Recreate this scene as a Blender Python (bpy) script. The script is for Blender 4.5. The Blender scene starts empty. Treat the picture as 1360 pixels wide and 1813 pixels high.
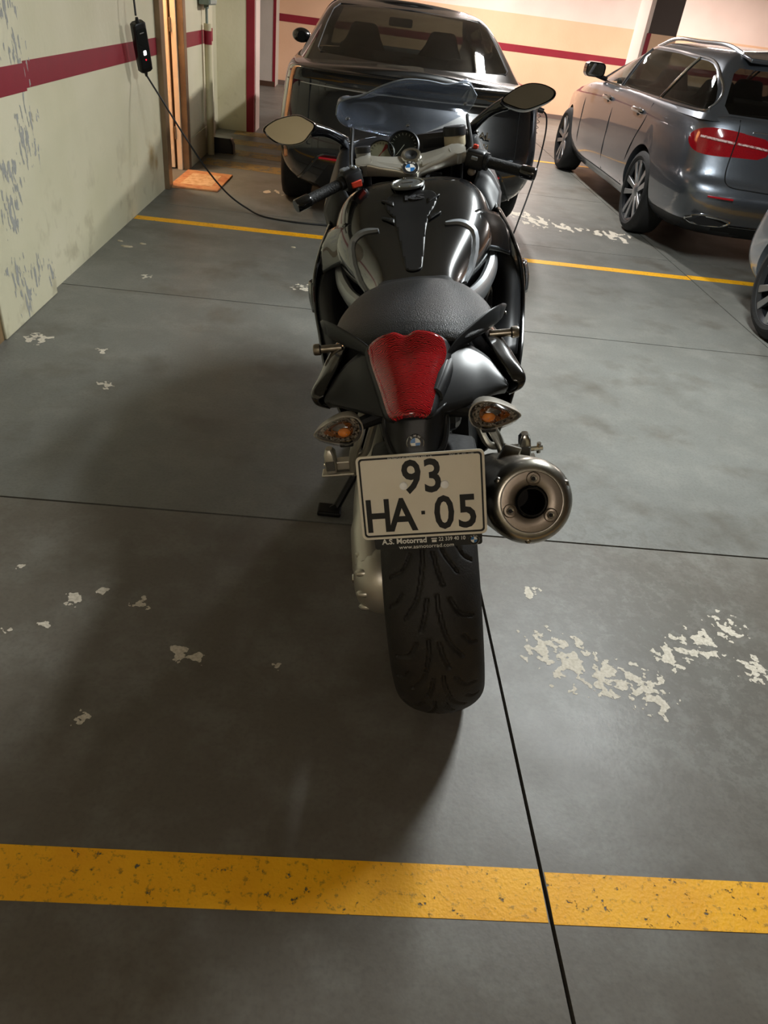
import bpy, bmesh, math, random
from mathutils import Vector, Matrix
from mathutils.bvhtree import BVHTree
random.seed(7)
S = bpy.context.scene
COL = S.collection

# ------------------------------------------------------------------ camera
cam = bpy.data.cameras.new('camera'); camo = bpy.data.objects.new('camera', cam); COL.objects.link(camo)
cam.sensor_fit = 'VERTICAL'; cam.sensor_height = 36.0; cam.lens = 1267.5 / 1813 * 36.0
cam.clip_start = 0.02; cam.clip_end = 100
YAW, PIT, ROL = .090113, .615828, -.135077
fw = Vector((math.sin(YAW) * math.cos(PIT), math.cos(YAW) * math.cos(PIT), -math.sin(PIT)))
rt = Vector((math.cos(YAW), -math.sin(YAW), 0)); dn = fw.cross(rt)
cr_ = math.cos(ROL) * rt + math.sin(ROL) * dn; cd_ = -math.sin(ROL) * rt + math.cos(ROL) * dn
camo.matrix_world = Matrix(((cr_.x, -cd_.x, -fw.x, 0), (cr_.y, -cd_.y, -fw.y, 0), (cr_.z, -cd_.z, -fw.z, 1.45), (0, 0, 0, 1)))
S.camera = camo

# ------------------------------------------------------------------ world, view
S.view_settings.view_transform = 'Standard'; S.view_settings.look = 'None'
S.view_settings.gamma = 1.0; S.view_settings.use_curve_mapping = False
S.view_settings.exposure = 0.95
S.cycles.max_bounces = 6; S.cycles.diffuse_bounces = 3; S.cycles.glossy_bounces = 4; S.cycles.transmission_bounces = 4; S.cycles.transparent_max_bounces = 8
S.cycles.caustics_reflective = False; S.cycles.caustics_refractive = False
w = bpy.data.worlds.new('world'); S.world = w; w.use_nodes = True
w.node_tree.nodes['Background'].inputs[0].default_value = (.02, .02, .02, 1)
w.node_tree.nodes['Background'].inputs[1].default_value = 1.0

# ceiling lamps of the garage: (x, y, length, turned along y?, watts, colour)
LAMPS = [(1.5, 3.15, 1.2, True, 70, (.93, .99, 1.0)),
         (1.32, 8.35, .6, True, 75, (1.0, .97, .94)),
         (2.0, 13.2, 1.2, False, 100, (1.0, .85, .80)),
         (6.2, 8.0, 1.2, True, 70, (1.0, .93, .88)),
         (5.6, 13.2, 1.2, False, 90, (1.0, .86, .80)),
         (-.2, -2.2, 1.2, False, 18, (1.0, .87, .74))]
CEIL = 2.65

# ------------------------------------------------------------------ helpers
def lin(c):
    if isinstance(c, str):
        c = [int(c[i:i + 2], 16) / 255 for i in (0, 2, 4)]
    return tuple((v / 12.92 if v <= .04045 else ((v + .055) / 1.055) ** 2.4) for v in c)

MATS = {}
def mat(name, col, rough=.5, metal=0., coat=0., spec=.5, emit=None, estr=0., alpha=1., trans=0., ior=1.45, noise=None, bump=None, aniso=0., coat_rough=.03):
    """procedural material; noise=(scale, second colour, contrast lo, hi), bump=(scale, strength)"""
    if name in MATS: return MATS[name]
    m = bpy.data.materials.new(name); m.use_nodes = True; MATS[name] = m
    nt = m.node_tree; b = nt.nodes['Principled BSDF']
    c = lin(col)
    b.inputs['Base Color'].default_value = (*c, 1); b.inputs['Roughness'].default_value = rough
    b.inputs['Metallic'].default_value = metal; b.inputs['Coat Weight'].default_value = coat
    b.inputs['Coat Roughness'].default_value = coat_rough
    b.inputs['Specular IOR Level'].default_value = spec; b.inputs['IOR'].default_value = ior
    b.inputs['Transmission Weight'].default_value = trans; b.inputs['Alpha'].default_value = alpha
    b.inputs['Anisotropic'].default_value = aniso
    if emit: b.inputs['Emission Color'].default_value = (*lin(emit), 1); b.inputs['Emission Strength'].default_value = estr
    if noise or bump:
        tc = nt.nodes.new('ShaderNodeTexCoord')
    if noise:
        n = nt.nodes.new('ShaderNodeTexNoise'); n.inputs['Scale'].default_value = noise[0]; n.inputs['Detail'].default_value = 5
        nt.links.new(tc.outputs['Object'], n.inputs['Vector'])
        r = nt.nodes.new('ShaderNodeMapRange'); r.inputs['From Min'].default_value = noise[2]; r.inputs['From Max'].default_value = noise[3]
        nt.links.new(n.outputs['Fac'], r.inputs['Value'])
        mx = nt.nodes.new('ShaderNodeMix'); mx.data_type = 'RGBA'
        mx.inputs[6].default_value = (*c, 1); mx.inputs[7].default_value = (*lin(noise[1]), 1)
        nt.links.new(r.outputs[0], mx.inputs[0]); nt.links.new(mx.outputs[2], b.inputs['Base Color'])
    if bump:
        n2 = nt.nodes.new('ShaderNodeTexNoise'); n2.inputs['Scale'].default_value = bump[0]; n2.inputs['Detail'].default_value = 4
        nt.links.new(tc.outputs['Object'], n2.inputs['Vector'])
        bp = nt.nodes.new('ShaderNodeBump'); bp.inputs['Strength'].default_value = bump[1]; bp.inputs['Distance'].default_value = .01
        nt.links.new(n2.outputs['Fac'], bp.inputs['Height']); nt.links.new(bp.outputs[0], b.inputs['Normal'])
    return m

def cr(pts, n, closed=False):
    """Catmull-Rom through pts, n segments per span"""
    out = []; N = len(pts); spans = N if closed else N - 1
    def g(i):
        if closed: return pts[i % N]
        if i < 0: return tuple(2 * a - b for a, b in zip(pts[0], pts[1]))
        if i >= N: return tuple(2 * a - b for a, b in zip(pts[-1], pts[-2]))
        return pts[i]
    for s in range(spans):
        p0, p1, p2, p3 = g(s - 1), g(s), g(s + 1), g(s + 2)
        for k in range(n):
            t = k / n; t2 = t * t; t3 = t2 * t
            out.append(tuple(.5 * (2 * b + (c - a) * t + (2 * a - 5 * b + 4 * c - d) * t2 + (-a + 3 * b - 3 * c + d) * t3)
                             for a, b, c, d in zip(p0, p1, p2, p3)))
    if not closed: out.append(tuple(pts[-1]))
    return out

def link(o, parent=None):
    COL.objects.link(o)
    if parent is not None: o.parent = parent
    return o

def from_py(name, v, f, m, parent=None, ang=35):
    me = bpy.data.meshes.new(name); me.from_pydata([tuple(p) for p in v], [], [tuple(x) for x in f]); me.update()
    bm = bmesh.new(); bm.from_mesh(me); bmesh.ops.recalc_face_normals(bm, faces=bm.faces[:]); bm.to_mesh(me); bm.free()
    return fin(name, me, m, parent, ang)

def fin(name, me, m, parent=None, ang=35):
    if ang > 0:
        me.polygons.foreach_set('use_smooth', [True] * len(me.polygons))
        me.set_sharp_from_angle(angle=math.radians(ang))
    if m is not None:
        for x in (m if isinstance(m, (list, tuple)) else [m]): me.materials.append(x)
    return link(bpy.data.objects.new(name, me), parent)

class MB:
    def __init__(s): s.v = []; s.f = []; s.mi = []
    def add(s, v, f, mi=0):
        o = len(s.v); s.v += [tuple(p) for p in v]; s.f += [tuple(i + o for i in q) for q in f]; s.mi += [mi] * len(f); return s
    def box(s, x0, x1, y0, y1, z0, z1, M=None):
        v = [Vector((x, y, z)) for x in (x0, x1) for y in (y0, y1) for z in (z0, z1)]
        if M is not None: v = [M @ p for p in v]
        return s.add(v, [(0, 1, 3, 2), (4, 6, 7, 5), (0, 4, 5, 1), (2, 3, 7, 6), (0, 2, 6, 4), (1, 5, 7, 3)])
    def tube(s, path, r, n=10, cap=True, up=None, sy=1.0):
        P = [Vector(p) for p in path]; R = r if isinstance(r, (list, tuple)) else [r] * len(P)
        v = []; prev = None
        for i, p in enumerate(P):
            t = (P[min(i + 1, len(P) - 1)] - P[max(i - 1, 0)]).normalized()
            if prev is None:
                a = Vector(up) if up else (Vector((0, 0, 1)) if abs(t.z) < .9 else Vector((0, 1, 0)))
            else: a = prev
            a = (a - t * a.dot(t)).normalized(); prev = a; b = t.cross(a)
            v += [p + (a * math.cos(2 * math.pi * k / n) * sy + b * math.sin(2 * math.pi * k / n)) * R[i] for k in range(n)]
        f = [(i * n + k, i * n + (k + 1) % n, (i + 1) * n + (k + 1) % n, (i + 1) * n + k) for i in range(len(P) - 1) for k in range(n)]
        if cap: f += [tuple(range(n))[::-1], tuple((len(P) - 1) * n + k for k in range(n))]
        return s.add(v, f)
    def loft(s, rings, closed=True, cap=True, wrap=False):
        n = len(rings[0]); v = [p for r in rings for p in r]; f = []
        m = len(rings)
        for i in range(m if wrap else m - 1):
            j = (i + 1) % m
            for k in range(n if closed else n - 1):
                f.append((i * n + k, i * n + (k + 1) % n, j * n + (k + 1) % n, j * n + k))
        if cap and not wrap and closed: f += [tuple(range(n))[::-1], tuple((m - 1) * n + k for k in range(n))]
        return s.add(v, f)
    def lathe(s, prof, M=None, n=32, a0=0, a1=None):
        """prof: (r, h); h along local z; M places it"""
        M = M or Matrix(); full = a1 is None; rings = []
        cnt = n if full else n + 1
        for k in range(cnt):
            a = 2 * math.pi * k / n if full else a0 + (a1 - a0) * k / n
            rings.append([M @ Vector((r * math.cos(a), r * math.sin(a), h)) for r, h in prof])
        return s.loft(rings, closed=False, cap=False, wrap=full)
    def prism(s, poly, d0, d1, ax='z', M=None):
        def q(a, b, d): return Vector({'z': (a, b, d), 'x': (d, a, b), 'y': (a, d, b)}[ax])
        n = len(poly); v = [q(*p, d0) for p in poly] + [q(*p, d1) for p in poly]
        if M is not None: v = [M @ p for p in v]
        return s.add(v, [tuple(range(n))[::-1], tuple(range(n, 2 * n))] + [(i, (i + 1) % n, n + (i + 1) % n, n + i) for i in range(n)])
    def sphere(s, c, r, n=12, m=8, M=None):
        rx, ry, rz = r if isinstance(r, (list, tuple)) else (r, r, r); rings = []
        for i in range(m + 1):
            a = math.pi * i / m - math.pi / 2
            ring = [Vector((rx * math.cos(a) * math.cos(2 * math.pi * k / n), ry * math.cos(a) * math.sin(2 * math.pi * k / n), rz * math.sin(a))) for k in range(n)]
            if M is not None: ring = [M @ p for p in ring]
            rings.append([p + Vector(c) for p in ring])
        return s.loft(rings, cap=False)
    def build(s, name, m, parent=None, ang=35, bev=0., seg=2, sub=0, solid=0., merge=False):
        o = from_py(name, s.v, s.f, m, parent, ang)
        if isinstance(m, (list, tuple)) and len(m) > 1: o.data.polygons.foreach_set('material_index', s.mi)
        if merge:
            bm = bmesh.new(); bm.from_mesh(o.data); bmesh.ops.remove_doubles(bm, verts=bm.verts[:], dist=1e-5); bmesh.ops.recalc_face_normals(bm, faces=bm.faces[:]); bm.to_mesh(o.data); bm.free()
        if solid: x = o.modifiers.new('solid', 'SOLIDIFY'); x.thickness = solid; x.offset = 0
        if bev: x = o.modifiers.new('bevel', 'BEVEL'); x.width = bev; x.segments = seg; x.limit_method = 'ANGLE'; x.angle_limit = math.radians(40); x.harden_normals = False
        if sub: x = o.modifiers.new('sub', 'SUBSURF'); x.levels = sub; x.render_levels = sub
        return o

def tag(o, label=None, cat=None, group=None, kind=None):
    if label: o['label'] = label
    if cat: o['category'] = cat
    if group: o['group'] = group
    if kind: o['kind'] = kind
    return o
def empty(name, loc=(0, 0, 0), rz=0.):
    o = bpy.data.objects.new(name, None); o.location = loc; o.rotation_euler = (0, 0, rz); o.empty_display_size = .1
    return link(o)
def frame_to(p, d, up=(0, 0, 1)):
    """matrix whose local z points along d, origin p"""
    d = Vector(d).normalized(); u = Vector(up)
    if abs(d.dot(u.normalized())) > .98: u = Vector((0, 1, 0))
    x = u.cross(d).normalized(); y = d.cross(x)
    return Matrix(((x.x, y.x, d.x, p[0]), (x.y, y.y, d.y, p[1]), (x.z, y.z, d.z, p[2]), (0, 0, 0, 1)))
def text(name, txt, size, M, m, parent=None, ext=.0006, bold=0., align='CENTER', sx=1.0):
    """flat lettering; M: local x right, y up, z out"""
    c = bpy.data.curves.new('t', 'FONT'); c.body = txt; c.size = size; c.extrude = ext; c.offset = bold
    c.align_x = align; c.align_y = 'CENTER'; c.resolution_u = 3
    t = bpy.data.objects.new('t', c); COL.objects.link(t)
    dg = bpy.context.evaluated_depsgraph_get(); me = bpy.data.meshes.new_from_object(t.evaluated_get(dg))
    bpy.data.objects.remove(t); bpy.data.curves.remove(c)
    me.transform(M @ Matrix.Diagonal((sx, 1, 1, 1))); me.name = name; me.materials.clear(); me.materials.append(m)
    return link(bpy.data.objects.new(name, me), parent)
def rrect(w, h, r, n=5, cx=0, cy=0):
    out = []
    for sx, sy, a in ((1, 1, 0), (-1, 1, 90), (-1, -1, 180), (1, -1, 270)):
        for k in range(n + 1):
            t = math.radians(a + 90 * k / n)
            out.append((cx + sx * (w / 2 - r) + r * math.cos(t), cy + sy * (h / 2 - r) + r * math.sin(t)))
    return out
def inpoly(p, poly):
    x, y = p; c = False; n = len(poly)
    for i in range(n):
        x1, y1 = poly[i]; x2, y2 = poly[i - 1]
        if (y1 > y) != (y2 > y) and x < (x2 - x1) * (y - y1) / (y2 - y1) + x1: c = not c
    return c

from mathutils import noise as NZ
def flaked(blobs, cell, thr, nscale, seed, stretch=(1, 1)):
    """ragged flakes: marching squares over noise inside blobs (u, v, r); returns 2D triangles"""
    V = []; F = []; seen = {}
    def val(u, v):
        pt = max(1 - math.hypot(u - a, (v - b)) / r for a, b, r in blobs)
        if pt <= 0: return -1
        n = NZ.fractal(Vector((u * nscale * stretch[0], v * nscale * stretch[1], seed)), .8, 2.1, 5) * .85
        return min(pt, .75) * .8 + n - thr
    us = set()
    for a, b, r in blobs:
        for i in range(int((a - r) / cell) - 1, int((a + r) / cell) + 2):
            for j in range(int((b - r) / cell) - 1, int((b + r) / cell) + 2): us.add((i, j))
    cache = {}
    def g(i, j):
        if (i, j) not in cache: cache[(i, j)] = val(i * cell, j * cell)
        return cache[(i, j)]
    for (i, j) in us:
        c = [(i, j), (i + 1, j), (i + 1, j + 1), (i, j + 1)]; d = [g(*q) for q in c]
        if max(d) <= 0: continue
        poly = []
        for k in range(4):
            p, q = c[k], c[(k + 1) % 4]; dp, dq = d[k], d[(k + 1) % 4]
            if dp > 0: poly.append((p[0] * cell, p[1] * cell))
            if (dp > 0) != (dq > 0):
                t = dp / (dp - dq); poly.append(((p[0] + (q[0] - p[0]) * t) * cell, (p[1] + (q[1] - p[1]) * t) * cell))
        if len(poly) > 2:
            o = len(V); V += poly; F.append(tuple(range(o, o + len(poly))))
    return V, F
# ------------------------------------------------------------------ materials of the place
def nodes(m):
    nt = m.node_tree; return nt, nt.nodes, nt.links
def mth(nt, op, a, b=None, clamp=False):
    n = nt.nodes.new('ShaderNodeMath'); n.operation = op; n.use_clamp = clamp
    for i, x in enumerate((a, b)):
        if x is None: continue
        if hasattr(x, 'is_output'): nt.links.new(x, n.inputs[i])
        else: n.inputs[i].default_value = x
    return n.outputs[0]
def noise_n(nt, vec, scale, detail=6, rough=.6):
    n = nt.nodes.new('ShaderNodeTexNoise'); n.inputs['Scale'].default_value = scale; n.inputs['Detail'].default_value = detail; n.inputs['Roughness'].default_value = rough
    nt.links.new(vec, n.inputs['Vector']); return n.outputs['Fac']
def mixc(nt, fac, a, b):
    mx = nt.nodes.new('ShaderNodeMix'); mx.data_type = 'RGBA'
    for i, x in ((0, fac), (6, a), (7, b)):
        if hasattr(x, 'is_output'): nt.links.new(x, mx.inputs[i])
        else: mx.inputs[i].default_value = x if i == 0 else (*lin(x), 1)
    return mx.outputs[2]
def ramp(nt, v, lo, hi):
    r = nt.nodes.new('ShaderNodeMapRange'); r.inputs['From Min'].default_value = lo; r.inputs['From Max'].default_value = hi
    nt.links.new(v, r.inputs['Value']); return r.outputs[0]
def patches(nt, pos, lst, flat=True):
    """largest of (1 - distance/radius) over worn places"""
    acc = None
    for (px, py, pz, r) in lst:
        d = nt.nodes.new('ShaderNodeVectorMath'); d.operation = 'DISTANCE'; nt.links.new(pos, d.inputs[0]); d.inputs[1].default_value = (px, py, pz)
        q = ramp(nt, d.outputs['Value'], r, 0)
        acc = q if acc is None else mth(nt, 'MAXIMUM', acc, q)
    return acc
CHIPS = [(0.69,1.40,0.102), (0.62,1.44,0.061), (0.80,1.34,0.085), (0.91,1.28,0.067), (1.13,1.50,0.065), (1.00,1.43,0.050), (1.24,1.58,0.060), (1.26,1.40,0.055), (0.65,1.67,0.028), (0.90,1.33,0.060), (1.07,1.47,0.055),
    (-0.70,1.49,0.032), (-0.63,1.53,0.022), (-0.51,1.50,0.028), (-0.36,1.32,0.040), (-0.32,1.32,0.030), (-0.11,1.29,0.020), (-0.55,1.10,0.022), (-0.83,1.36,0.020), (-0.88,1.62,0.018), (-0.43,0.90,0.015), (-0.74,1.39,0.016),
    (1.46,6.90,0.179), (1.62,6.72,0.208), (1.85,6.61,0.145), (2.22,6.53,0.178), (2.30,6.39,0.087), (-0.76,6.67,0.114), (-0.27,4.29,0.077), (-1.12,3.14,0.035), (-1.43,3.20,0.070), (-0.99,2.81,0.040), (-1.18,4.20,0.036)]
def floor_mat(name, ca, cb):
    m = mat(name, ca, .5); nt, N, L = nodes(m); b = N['Principled BSDF']
    g = N.new('ShaderNodeNewGeometry'); pos = g.outputs['Position']
    base = mixc(nt, ramp(nt, noise_n(nt, pos, .9, 4), .3, .7), ca, cb)
    base = mixc(nt, mth(nt, 'MULTIPLY', ramp(nt, noise_n(nt, pos, 5, 4, .7), .46, .68), .5), base, '7c7b74')
    base = mixc(nt, mth(nt, 'MULTIPLY', ramp(nt, noise_n(nt, pos, 2.2, 4, .65), .53, .68), .55), base, '4c453a')
    base = mixc(nt, mth(nt, 'MULTIPLY', ramp(nt, noise_n(nt, pos, 90, 1), .45, .75), .25), base, '45423b')
    sm = patches(nt, pos, [(1.0, 1.5, 0, .85)])
    scuff = mth(nt, 'MULTIPLY', ramp(nt, mth(nt, 'ADD', noise_n(nt, pos, 22, 4, .75), mth(nt, 'MULTIPLY', sm, .16)), .56, .62), mth(nt, 'MULTIPLY', sm, .9, True))
    base = mixc(nt, mth(nt, 'MULTIPLY', scuff, .75), base, '4e493e')
    L.new(base, b.inputs['Base Color'])
    rr = N.new('ShaderNodeMapRange'); rr.inputs['To Min'].default_value = .34; rr.inputs['To Max'].default_value = .56
    L.new(noise_n(nt, pos, 3, 2), rr.inputs['Value']); L.new(rr.outputs[0], b.inputs['Roughness'])
    bp = N.new('ShaderNodeBump'); bp.inputs['Strength'].default_value = .10; bp.inputs['Distance'].default_value = .003
    L.new(noise_n(nt, pos, 60, 2), bp.inputs['Height']); L.new(bp.outputs[0], b.inputs['Normal'])
    return m
def line_mat(name, col, col2, wear=.64, scale=30):
    """worn road paint: see-through where it has flaked off"""
    m = mat(name, col, .55); nt, N, L = nodes(m); b = N['Principled BSDF']; pos = N.new('ShaderNodeNewGeometry').outputs['Position']
    c = mixc(nt, ramp(nt, noise_n(nt, pos, 7, 3), .35, .7), col, col2)
    c = mixc(nt, mth(nt, 'MULTIPLY', ramp(nt, noise_n(nt, pos, 60, 4, .7), .56, .66), .55), c, '6f5a20')
    L.new(c, b.inputs['Base Color'])
    L.new(ramp(nt, mth(nt, 'ADD', noise_n(nt, pos, scale, 5, .7), mth(nt, 'MULTIPLY', noise_n(nt, pos, 2.5, 3), .12)), wear + .02, wear), b.inputs['Alpha'])
    bp = N.new('ShaderNodeBump'); bp.inputs['Strength'].default_value = .3; bp.inputs['Distance'].default_value = .003
    L.new(noise_n(nt, pos, 120, 1), bp.inputs['Height']); L.new(bp.outputs[0], b.inputs['Normal'])
    return m
WORN = [(-1.54, 3.72, .75, .16), (-1.54, 3.75, 1.05, .14), (-1.54, 3.72, 1.28, .12), (-1.54, 3.5, .62, .13), (-1.54, 3.42, .50, .13), (-1.54, 3.38, .22, .12), (-1.54, 3.6, .18, .10), (-1.54, 3.45, .08, .1), (-1.54, 3.3, 1.0, .12), (-1.54, 3.74, .12, .08)]
def wall_mat(name, c1, c2, worn=False, dirt=True):
    m = mat(name, c1, .6); nt, N, L = nodes(m); b = N['Principled BSDF']; pos = N.new('ShaderNodeNewGeometry').outputs['Position']
    c = mixc(nt, ramp(nt, noise_n(nt, pos, 1.3, 2), .35, .68), c1, c2)
    if dirt:
        sep = N.new('ShaderNodeSeparateXYZ'); L.new(pos, sep.inputs[0])
        low = ramp(nt, sep.outputs[2], .75, 0)
        sp = ramp(nt, noise_n(nt, pos, 5.5, 3, .6), .56, .70)
        c = mixc(nt, mth(nt, 'MULTIPLY', mth(nt, 'MULTIPLY', sp, low), .45), c, '8f8468')
        rust = patches(nt, pos, [(-1.575, 6.13, .24, .09), (-1.575, 6.0, .3, .16)])
        c = mixc(nt, mth(nt, 'MULTIPLY', ramp(nt, mth(nt, 'ADD', rust, mth(nt, 'MULTIPLY', noise_n(nt, pos, 20, 2), .6)), .55, 1.1), .7, True), c, '9a7c3e')
    L.new(c, b.inputs['Base Color'])
    bp = N.new('ShaderNodeBump'); bp.inputs['Strength'].default_value = .25; bp.inputs['Distance'].default_value = .01
    L.new(noise_n(nt, pos, 14, 2), bp.inputs['Height']); L.new(bp.outputs[0], b.inputs['Normal'])
    return m
def stripe_mat(name, col, worn):
    m = mat(name, col, .5); nt, N, L = nodes(m); b = N['Principled BSDF']; pos = N.new('ShaderNodeNewGeometry').outputs['Position']
    c = mixc(nt, ramp(nt, noise_n(nt, pos, 3, 5), .3, .7), col, '7d1426')
    L.new(c, b.inputs['Base Color'])
    return m

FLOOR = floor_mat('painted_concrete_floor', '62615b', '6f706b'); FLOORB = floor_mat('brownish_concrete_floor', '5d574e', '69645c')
YEL = line_mat('yellow_line_paint', 'f8b616', 'eea80f', .685)
YEL2 = line_mat('yellow_hatch_paint', 'a08448', '8e7648', .60, 12)
WALLG = wall_mat('pale_green_wall_paint', 'd9d3b8', 'cec9aa', True)
WALLP = wall_mat('peach_wall_paint', 'e3bd9c', 'dcb492', False, False)
WALLW = wall_mat('pinkish_white_wall_paint', 'e8d6cc', 'e0ccc2', False, False)
RED = stripe_mat('dark_red_stripe_paint', '8e182c', False)
REDW = stripe_mat('flaked_dark_red_stripe_paint', '8e182c', True)
DARK = mat('joint_dirt', '17150f', .9)
CEILM = mat('ceiling_paint', 'cbc8c0', .8, noise=(2, 'bdbab2', .4, .6))

# ------------------------------------------------------------------ floor: base, slabs, painted lines
fl = MB().box(-3.2, 9.2, -4.2, 15.6, -.20, -.022).build('floor', DARK, ang=0); tag(fl, kind='structure', label='dark joints between grey painted concrete floor slabs')
def xj(i, y):
    if i == 1: return .523 - .026 * y if y < 1.96 else .472
    return (-3.2, None, 2.557, 4.62, 6.7, 9.2)[i]
YJ = [-4.2, -2.1, -.06, 1.95, 3.945, 5.88, 7.9, 10.0, 12.1, 15.6]
g = .0042
for i in range(5):
    for j in range(len(YJ) - 1):
        y0, y1 = YJ[j] + g, YJ[j + 1] - g
        q = [(xj(i, y0) + g, y0), (xj(i + 1, y0) - g, y0), (xj(i + 1, y1) - g, y1), (xj(i, y1) + g, y1)]
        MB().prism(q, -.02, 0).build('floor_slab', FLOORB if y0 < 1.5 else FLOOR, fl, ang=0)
CONC = mat('bare_pale_concrete', 'd2cabb', .85, noise=(120, 'b8af9e', .4, .65))
V, F = flaked([(x, y, r * 1.3) for x, y, r in CHIPS if y < 5], .0032, .50, 34, 3.0); V2, F2 = flaked([(x, y, r * 1.3) for x, y, r in CHIPS if y > 5], .010, .50, 20, 5.0, (1, .45))
tag(from_py('bare_concrete_flakes', [(a, b, .0006) for a, b in V + V2], F + [tuple(i + len(V) for i in f) for f in F2], CONC, fl, 0), kind='stuff')
def line(name, q, m=YEL, z=.0012):
    return MB().prism(q, .0002, z).build(name, m, fl, ang=0)
def lineseg(x0, x1, y0, y1, m=YEL):
    line('painted_line', [(x0, y0), (x1, y0), (x1, y1), (x0, y1)], m)
lineseg(-1.5, .498, .679, .787); lineseg(.509, 2.55, .676, .781); lineseg(2.565, 4.6, .676, .781)
lineseg(-1.57, .468, 5.38, 5.475); lineseg(.476, 2.552, 5.375, 5.47); lineseg(2.563, 4.6, 5.40, 5.50)
lineseg(1.2, 2.552, 10.03, 10.12); lineseg(2.563, 4.6, 10.03, 10.12)
for k in range(4):
    y = 7.52 + k * .62
    line('hatch_stripe', [(-1.5, y), (-.3, y - .14), (-.3, y + .16), (-1.5, y + .30)], YEL2)

# ------------------------------------------------------------------ walls
def struct(name, mb, m, label=None, **k):
    return tag(mb.build(name, m, ang=0, **k), label=label, kind='structure')
XW = -1.575
wl = struct('wall_left', MB().box(XW - .25, XW, -4.2, 6.36, 0, CEIL), WALLG, 'pale green painted wall beside the parking bay')
MB().box(XW - .01, -1.542, 3.15, 3.80, 0, CEIL).build('pilaster', WALLG, wl, ang=0, bev=.006)
MB().box(XW - .01, XW + .003, 3.803, 6.345, .938, 1.046).build('red_stripe', RED, wl, ang=0)
MB().box(-1.545, -1.539, 3.15, 3.80, .938, 1.046).build('red_stripe', REDW, wl, ang=0)
MB().box(XW - .01, XW + .003, -4.2, 3.0, .938, 1.046).build('red_stripe', RED, wl, ang=0)
V, F = flaked([(y, z, r * 1.25) for _, y, z, r in WORN], .004, .62, 42, 9.0, (1, .3))
tag(from_py('bare_plaster_flakes', [(-1.5413, a, b) for a, b in V], F, mat('bare_grey_plaster', '9a9b96', .85, noise=(60, 'a9a8a2', .4, .65)), wl, 0), kind='stuff')
struct('trim_1', MB().box(XW, -1.553, 3.02, 3.146, 0, 2.1), mat('tan_wood', '8b7350', .5, noise=(9, '7a6242', .3, .7)), 'tan wooden upright at the near edge of the worn pilaster')
# door: steel frame, reveal, leaf standing open into the lit room
JB = mat('brown_steel_frame', '8a7358', .38, .35, noise=(6, '75604a', .3, .7)); BEI = mat('beige_door_paint', 'ecd2b2', .45); DRK = mat('dark_door_seal', '4a3322', .6)
d1 = tag(MB().box(-1.62, -1.535, 6.345, 6.465, 0, 2.15).build('door_1', JB, ang=0, bev=.004), kind='structure', label='brown steel frame of the open doorway with lit room behind')
MB().box(-1.60, -1.545, 7.17, 7.27, 0, 2.15).build('door_jamb', JB, d1, ang=0, bev=.004)
MB().box(-1.62, -1.535, 6.345, 7.27, 2.15, 2.25).build('door_head', JB, d1, ang=0, bev=.004)
MB().box(-1.645, -1.602, 7.14, 7.26, 0, 2.14).build('door_stop', BEI, d1, ang=0, bev=.003)
MB().box(-1.672, -1.647, 7.19, 7.26, 0, 2.14).build('door_seal', DRK, d1, ang=0)
lf = MB().box(-2.45, -1.674, 7.16, 7.20, .01, 2.13).build('door_leaf', BEI, d1, ang=0, bev=.003)
MB().tube([(-2.3, 7.16, 1.0), (-2.3, 7.11, 1.0), (-2.2, 7.11, 1.0)], .009, 8).build('door_handle', mat('door_metal', '9a9a9a', .3, 1), lf)
for z in (.25, 1.05, 1.9): MB().tube([(-1.648, 7.135, z), (-1.648, 7.135, z + .1)], .008, 8).build('hinge', JB, d1)
rm = struct('wall_door_room', MB().box(-3.0, -2.9, 6.2, 7.6, 0, CEIL).box(-3.0, XW - .25, 6.1, 6.3, 0, CEIL).box(-2.9, XW - .06, 7.28, 7.4, 0, CEIL), WALLP, 'peach wall inside the lit room behind the open door')
wl2 = struct('wall_left_far', MB().box(XW - .25, -1.56, 7.27, 8.55, 0, CEIL).box(XW - .25, -1.56, 6.345, 7.27, 2.25, CEIL), WALLG, 'short pale green wall between the doorway and the recess')
MB().box(-1.57, -1.557, 7.275, 8.545, .938, 1.046).build('red_stripe', RED, wl2, ang=0)
MB().box(-1.57, -1.552, 7.275, 8.545, 0, .24).build('kick_board', mat('kick_paint', 'cfcab0', .5), wl2, ang=0, bev=.003)
wr = struct('wall_recess', MB().box(-1.95, -1.72, 8.55, 9.65, 0, CEIL), WALLG, 'recessed pale green wall behind the doorway')
pier = struct('wall_pier', MB().box(-2.2, -1.30, 9.65, 10.05, 0, CEIL), WALLG, 'pale green pier with a red painted corner behind the doorway')
MB().box(-1.385, -1.297, 9.645, 9.7, 0, CEIL).build('red_corner', RED, pier, ang=0)
MB().box(-1.305, -1.285, 9.70, 10.05, 0, CEIL).build('white_edge', WALLW, pier, ang=0)
far = struct('wall_pier_far', MB().box(-3.2, -1.62, 14.72, 15.3, 0, CEIL), wall_mat('grey_white_wall_paint', 'c9c4ba', 'bdb8ae', False, False), 'grey white pier with a thin red corner in the far left')
MB().box(-1.66, -1.615, 14.715, 14.76, 0, CEIL).build('red_corner', RED, far, ang=0)
MB().box(-3.2, -1.62, 14.705, 14.72, 0, .08).build('skirting', DRK, far, ang=0)
wb = struct('wall_back', MB().box(-3.2, 9.2, 15.3, 15.5, 0, CEIL), WALLW, 'pinkish white back wall with a peach lower band')
MB().box(-1.62, 9.2, 15.29, 15.302, 0, 1.525).build('peach_band', WALLP, wb, ang=0)
MB().box(-1.62, 9.2, 15.284, 15.292, .965, 1.075).build('red_stripe', RED, wb, ang=0)
MB().box(-1.62, 9.2, 15.27, 15.29, 0, .07).build('skirting', mat('skirting_paint', '6a5a52', .6), wb, ang=0)
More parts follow.
